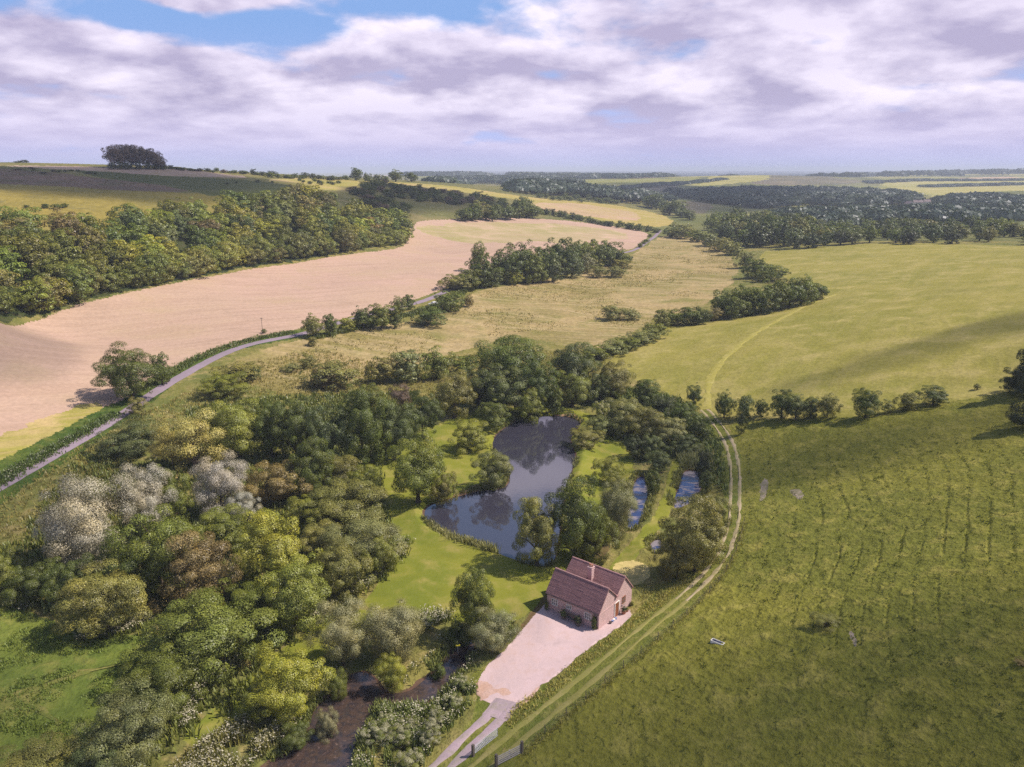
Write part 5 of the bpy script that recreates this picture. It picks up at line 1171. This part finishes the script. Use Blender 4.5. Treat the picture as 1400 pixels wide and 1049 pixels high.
blades('lane_hedge_growth', along([(418,463),(450,457),(480,450),(545,434),(590,420),(640,395),(700,372),(780,353),(845,353)], 2600, 1.2, 95, -1.2), 1.7, .34, 8, (.13,.15,.035), 95, .5)
# white-flowering bushes on the right bank of the stream
for cx, tp, bt, wd, lb in ((630,920,946,26,'cream-flowered bush at the stream fork, nearest the gravel yard'),(620,946,970,28,'cream-flowered bush, second down the right bank from the gravel yard'),(598,967,996,34,'cream-flowered bush in the middle of the right bank row'),(588,985,1020,34,'cream-flowered bush, lower in the right bank row'),(530,972,996,30,'pale flowering bush on the inner bend of the stream'),(515,985,1020,44,'large pale flowering bush on the inner bend, lower one'),(545,990,1024,40,'leafy white-topped bush behind the inner bend'),(562,978,1000,34,'green bush with few flowers on the right bank'),(560,1020,1055,44,'white-topped bush cut by the bottom edge beside the driveway'),(583,840,862,24,'cream bush right of the silvery willow pair')):
    plant(cx, tp, bt, wd, 'bloom', 'mid', 'elder_bush', lb)
for cx, tp, bt, wd, ck, lb in ((462,912,955,30,'mid','reedy green clump on the left bank tip of the stream'),(448,968,1008,34,'sv','pale water plant clump standing in the stream'),(600,905,925,22,'dk','small dark bush on the stream bank at the fork'),(405,985,1026,44,'dk','dark sedge clump below the yellow-green stream tree')):
    plant(cx, tp, bt, wd, 'willow', ck, 'marsh_shrub', lb, cat='bush')
# ------------------------------------------------------------------ real clouds overhead (above the frame) whose shadows lie on the land
SUN_EL, SUN_AZ = R(50), R(86)             # azimuth clockwise from +Y
sd = np.array([math.cos(SUN_EL)*math.sin(SUN_AZ), math.cos(SUN_EL)*math.cos(SUN_AZ), math.sin(SUN_EL)])
cm = NT('cloud_vapour'); v_ = cm.n('VolumePrincipled'); v_.inputs['Color'].default_value = (.98, .98, 1, 1); v_.inputs['Density'].default_value = .02
cm.t.links.new(v_.outputs[0], cm.out.inputs['Volume'])
def cloud(pp, alt, thick, fade, seed, rough=.5):
    G = hit([p[0] for p in pp], [p[1] for p in pp]); P_ = G[:, :2]; gz = G[:, 2].mean()
    cell = max(2.5, (np.ptp(P_, 0).max()+2*fade)/90); x0, y0 = P_.min(0)-fade; x1, y1 = P_.max(0)+fade
    gx, gy = np.meshgrid(np.arange(x0, x1, cell), np.arange(y0, y1, cell)); x, y = gx.ravel(), gy.ravel()
    d = sdist(x, y, P_)+(fbm(x/fade*1.1, y/fade*1.1, 4, seed)-.5)*fade*2*rough
    th = thick*sst(fade*.55, -fade*.75, d)*(.65+.7*fbm(x/fade*1.5, y/fade*1.5, 3, seed+5))
    ny, nx = gx.shape; i = (np.arange(ny-1)[:, None]*nx+np.arange(nx-1)[None]).ravel(); q = np.stack([i, i+1, i+nx+1, i+nx], 1); q = q[(th[q] > .05).any(1)]
    u, inv = np.unique(q.ravel(), return_inverse=True); q = inv.reshape(-1, 4); n = len(u); off = sd*(alt/sd[2])
    X, Y, T = x[u]+off[0], y[u]+off[1], np.maximum(th[u], .02); zc = gz+off[2]
    V = np.r_[np.c_[X, Y, zc+T*.7], np.c_[X, Y, zc-T*.3]]; Q = np.r_[q, q[:, ::-1]+n]
    e = np.r_[q[:, [0, 1]], q[:, [1, 2]], q[:, [2, 3]], q[:, [3, 0]]]; key = set(map(tuple, e.tolist())); b = np.array([k for k in key if (k[1], k[0]) not in key])
    Q = np.r_[Q, np.c_[b[:, 1], b[:, 0], b[:, 0]+n, b[:, 1]+n]]
    tag(link('cloud', np_mesh('cloud', V, Q, [cm.m], smooth=True)), kind='structure')
cloud([(930,1120),(930,960),(1000,900),(1120,880),(1260,870),(1420,840),(1560,900),(1600,1150)], 420, 64, 26, 1)
cloud([(1000,585),(1090,592),(1200,585),(1330,556),(1440,550),(1420,572),(1300,605),(1200,628),(1100,655),(1030,660),(1005,630)], 420, 50, 15, 2)
cloud([(1140,512),(1230,484),(1330,447),(1450,418),(1600,400),(1600,440),(1450,440),(1350,462),(1250,498),(1160,522)], 420, 42, 11, 3)
cloud([(-150,226),(100,229),(330,241),(420,256),(340,270),(270,288),(180,276),(60,263),(0,256),(-150,254)], 600, 85, 30, 4)
cloud([(-120,452),(40,452),(100,474),(120,496),(60,515),(-20,530),(-140,545)], 420, 34, 16, 5)
cloud([(-160,900),(40,905),(140,950),(210,1010),(230,1100),(-200,1140)], 420, 22, 10, 6)
cloud([(470,262),(520,250),(620,262),(700,280),(690,294),(600,290),(540,300),(480,285),(400,290),(380,270)], 700, 60, 30, 7)
cloud([(-100,715),(0,690),(70,660),(140,630),(150,660),(80,715),(0,745),(-100,790)], 420, 38, 10, 8)
cloud([(835,252),(900,250),(960,255),(1050,262),(1120,268),(1050,290),(950,280),(880,268),(800,262)], 1500, 90, 160, 9)
# ------------------------------------------------------------------ light, sky, haze
SUN_EL, SUN_AZ = R(50), R(86)             # azimuth clockwise from +Y
sd = np.array([math.cos(SUN_EL)*math.sin(SUN_AZ), math.cos(SUN_EL)*math.cos(SUN_AZ), math.sin(SUN_EL)])
sl = bpy.data.lights.new('sun', 'SUN'); so = bpy.data.objects.new('sun', sl); col.objects.link(so)
sl.energy = 5.0; sl.angle = R(.53); sl.color = (1, .91, .80)
from mathutils import Vector
so.rotation_euler = Vector(sd).to_track_quat('Z', 'Y').to_euler(); so.location = (60, 40, 150)

w = NT('World', 'world'); scn.world = w.m
sky = w.n('TexSky', {'sky_type': 'NISHITA', 'sun_disc': False, 'sun_elevation': SUN_EL, 'sun_rotation': SUN_AZ, 'air_density': 1., 'dust_density': .6, 'ozone_density': 1.5})
d = w.n('TexCoord').outputs['Generated']; sx = w.n('SeparateXYZ', None, Vector=d); dz = sx.outputs[2]
zz = w.math('MAXIMUM', dz, .0); inv = w.math('DIVIDE', 1., w.math('ADD', zz, .085))
pl = w.vmath('MULTIPLY', w.n('CombineXYZ', None, X=sx.outputs[0], Y=w.math('MULTIPLY', sx.outputs[1], .75), Z=0.), w.n('CombineXYZ', None, X=inv, Y=inv, Z=0.))
def gap(az, el, wa, we):
    """soft opening in the cloud deck towards a direction"""
    a = R(az); e = R(el); c = (math.sin(a)*math.cos(e), math.cos(a)*math.cos(e), math.sin(e))
    q = w.vmath('MULTIPLY', w.vmath('SUBTRACT', d, c), (1/R(wa), 1/R(wa), 1/R(we)))
    l = w.vmath('LENGTH', q); return w.math('POWER', 2.718, w.math('MULTIPLY', w.math('MULTIPLY', l, l), -1.))
def pix_az(px, py): 
    q = ray(px, py); return math.degrees(math.atan2(q[0], q[1])), math.degrees(math.atan2(q[2], math.hypot(q[0], q[1])))
def nz_(vec, s, det, rough=.55, dist=.2): return w.n('TexNoise', None, Vector=vec, Scale=s, Detail=det, Roughness=rough, Distortion=dist).outputs[0]
nA = nz_(pl, .9, 3.)
sq = w.math('MULTIPLY_ADD', w.math('DIVIDE', 1., w.math('ADD', zz, .07)), .055, .75)     # puffs look smaller and flatter far away
dv = w.vmath('MULTIPLY', w.vmath('MULTIPLY', d, (1, 1, 2.6)), w.n('CombineXYZ', None, X=sq, Y=sq, Z=sq))
nB = nz_(dv, 5.8, 10., .54, .1); nC = nz_(w.vmath('ADD', dv, (.014, 0, .06)), 5.8, 10., .54, .1); nD = nz_(w.vmath('ADD', dv, (3, 5, 1)), 2.2, 4.)
cov = w.math('ADD', w.math('MULTIPLY', nA, .40), w.math('MULTIPLY', nB, .60))
for px, py, wa, we, k in ((330,46,8,1.1,.125),(420,22,8,1.3,.135),(215,22,5,.9,.12),(765,58,5,1.2,.16),(1118,60,2.6,.9,.19),(560,8,4,1.,.12),(1180,150,9,.8,.08)):
    cov = w.math('SUBTRACT', cov, w.math('MULTIPLY', gap(*pix_az(px, py), wa, we), k))
for px, py, wa, we, k in ((60,60,7,1.6,.13),(645,70,6,1.8,.13),(250,4,3,.6,.13),(1000,60,9,2.6,.10),(1280,50,9,3.5,.12),(450,120,16,1.6,.10)):
    cov = w.math('ADD', cov, w.math('MULTIPLY', gap(*pix_az(px, py), wa, we), k))
low = w.ramp(dz, .02, .12)                                           # the deck closes towards the horizon
cov = w.math('ADD', cov, w.math('MULTIPLY_ADD', w.math('SUBTRACT', 1., low), .10, .035))
cov = w.math('SUBTRACT', cov, w.math('MULTIPLY', w.ramp(dz, .24, .5), .14))      # more open blue sky overhead
mask = w.ramp(cov, .445, .55)
thick = w.ramp(cov, .52, .72)
lit = w.math('MULTIPLY_ADD', w.math('SUBTRACT', nB, nC), 4.0, .50, True)
tone = w.math('SUBTRACT', w.math('MULTIPLY_ADD', w.math('SUBTRACT', nD, .5), .9, lit), w.math('MULTIPLY', thick, .22), None, True)
ccol = w.mix(tone, (.385,.35,.51), (.81,.745,.88))
ccol = w.mix(w.math('MULTIPLY', w.math('SUBTRACT', 1., w.ramp(dz, .015, .09)), .75), ccol, (.505,.465,.69))
bsky = w.mix(w.ramp(dz, .02, .17), (.41,.46,.75), (.20,.34,.64))
bsky = w.mix(w.ramp(dz, .2, .6), bsky, w.vmath('SCALE', sky.outputs[0], scale=.1))
fin = w.mix(mask, bsky, ccol)
fin = w.mix(w.math('MULTIPLY', w.math('SUBTRACT', 1., w.ramp(dz, .0, .04)), .8), fin, (.41,.44,.72))
bg = w.n('Background', None, Color=fin, Strength=1.)
w.t.links.new(bg.outputs[0], w.out.inputs['Surface'])

# air: one even box of haze round everything
hz = NT('haze'); vol = hz.n('VolumePrincipled'); vol.inputs['Color'].default_value = (.78, .85, 1, 1); vol.inputs['Density'].default_value = 1.4e-4; vol.inputs['Anisotropy'].default_value = .0
hz.t.links.new(vol.outputs[0], hz.out.inputs['Volume'])
HZB = MB().box(-42000, -3000, -60, 42000, 42000, 112)
tag(HZB.build('haze', hz.m), kind='stuff')

scn.view_settings.view_transform = 'Standard'; scn.view_settings.look = 'None'; scn.view_settings.gamma = 1; scn.view_settings.exposure = 0.38
scn.render.engine = 'CYCLES'
cy = scn.cycles; cy.max_bounces = 6; cy.diffuse_bounces = 3; cy.glossy_bounces = 2; cy.transmission_bounces = 3; cy.transparent_max_bounces = 6; cy.volume_bounces = 0
cy.use_denoising = False; cy.use_adaptive_sampling = True; cy.adaptive_threshold = .006; cy.caustics_reflective = False; cy.caustics_refractive = False
cy.sample_clamp_indirect = 6
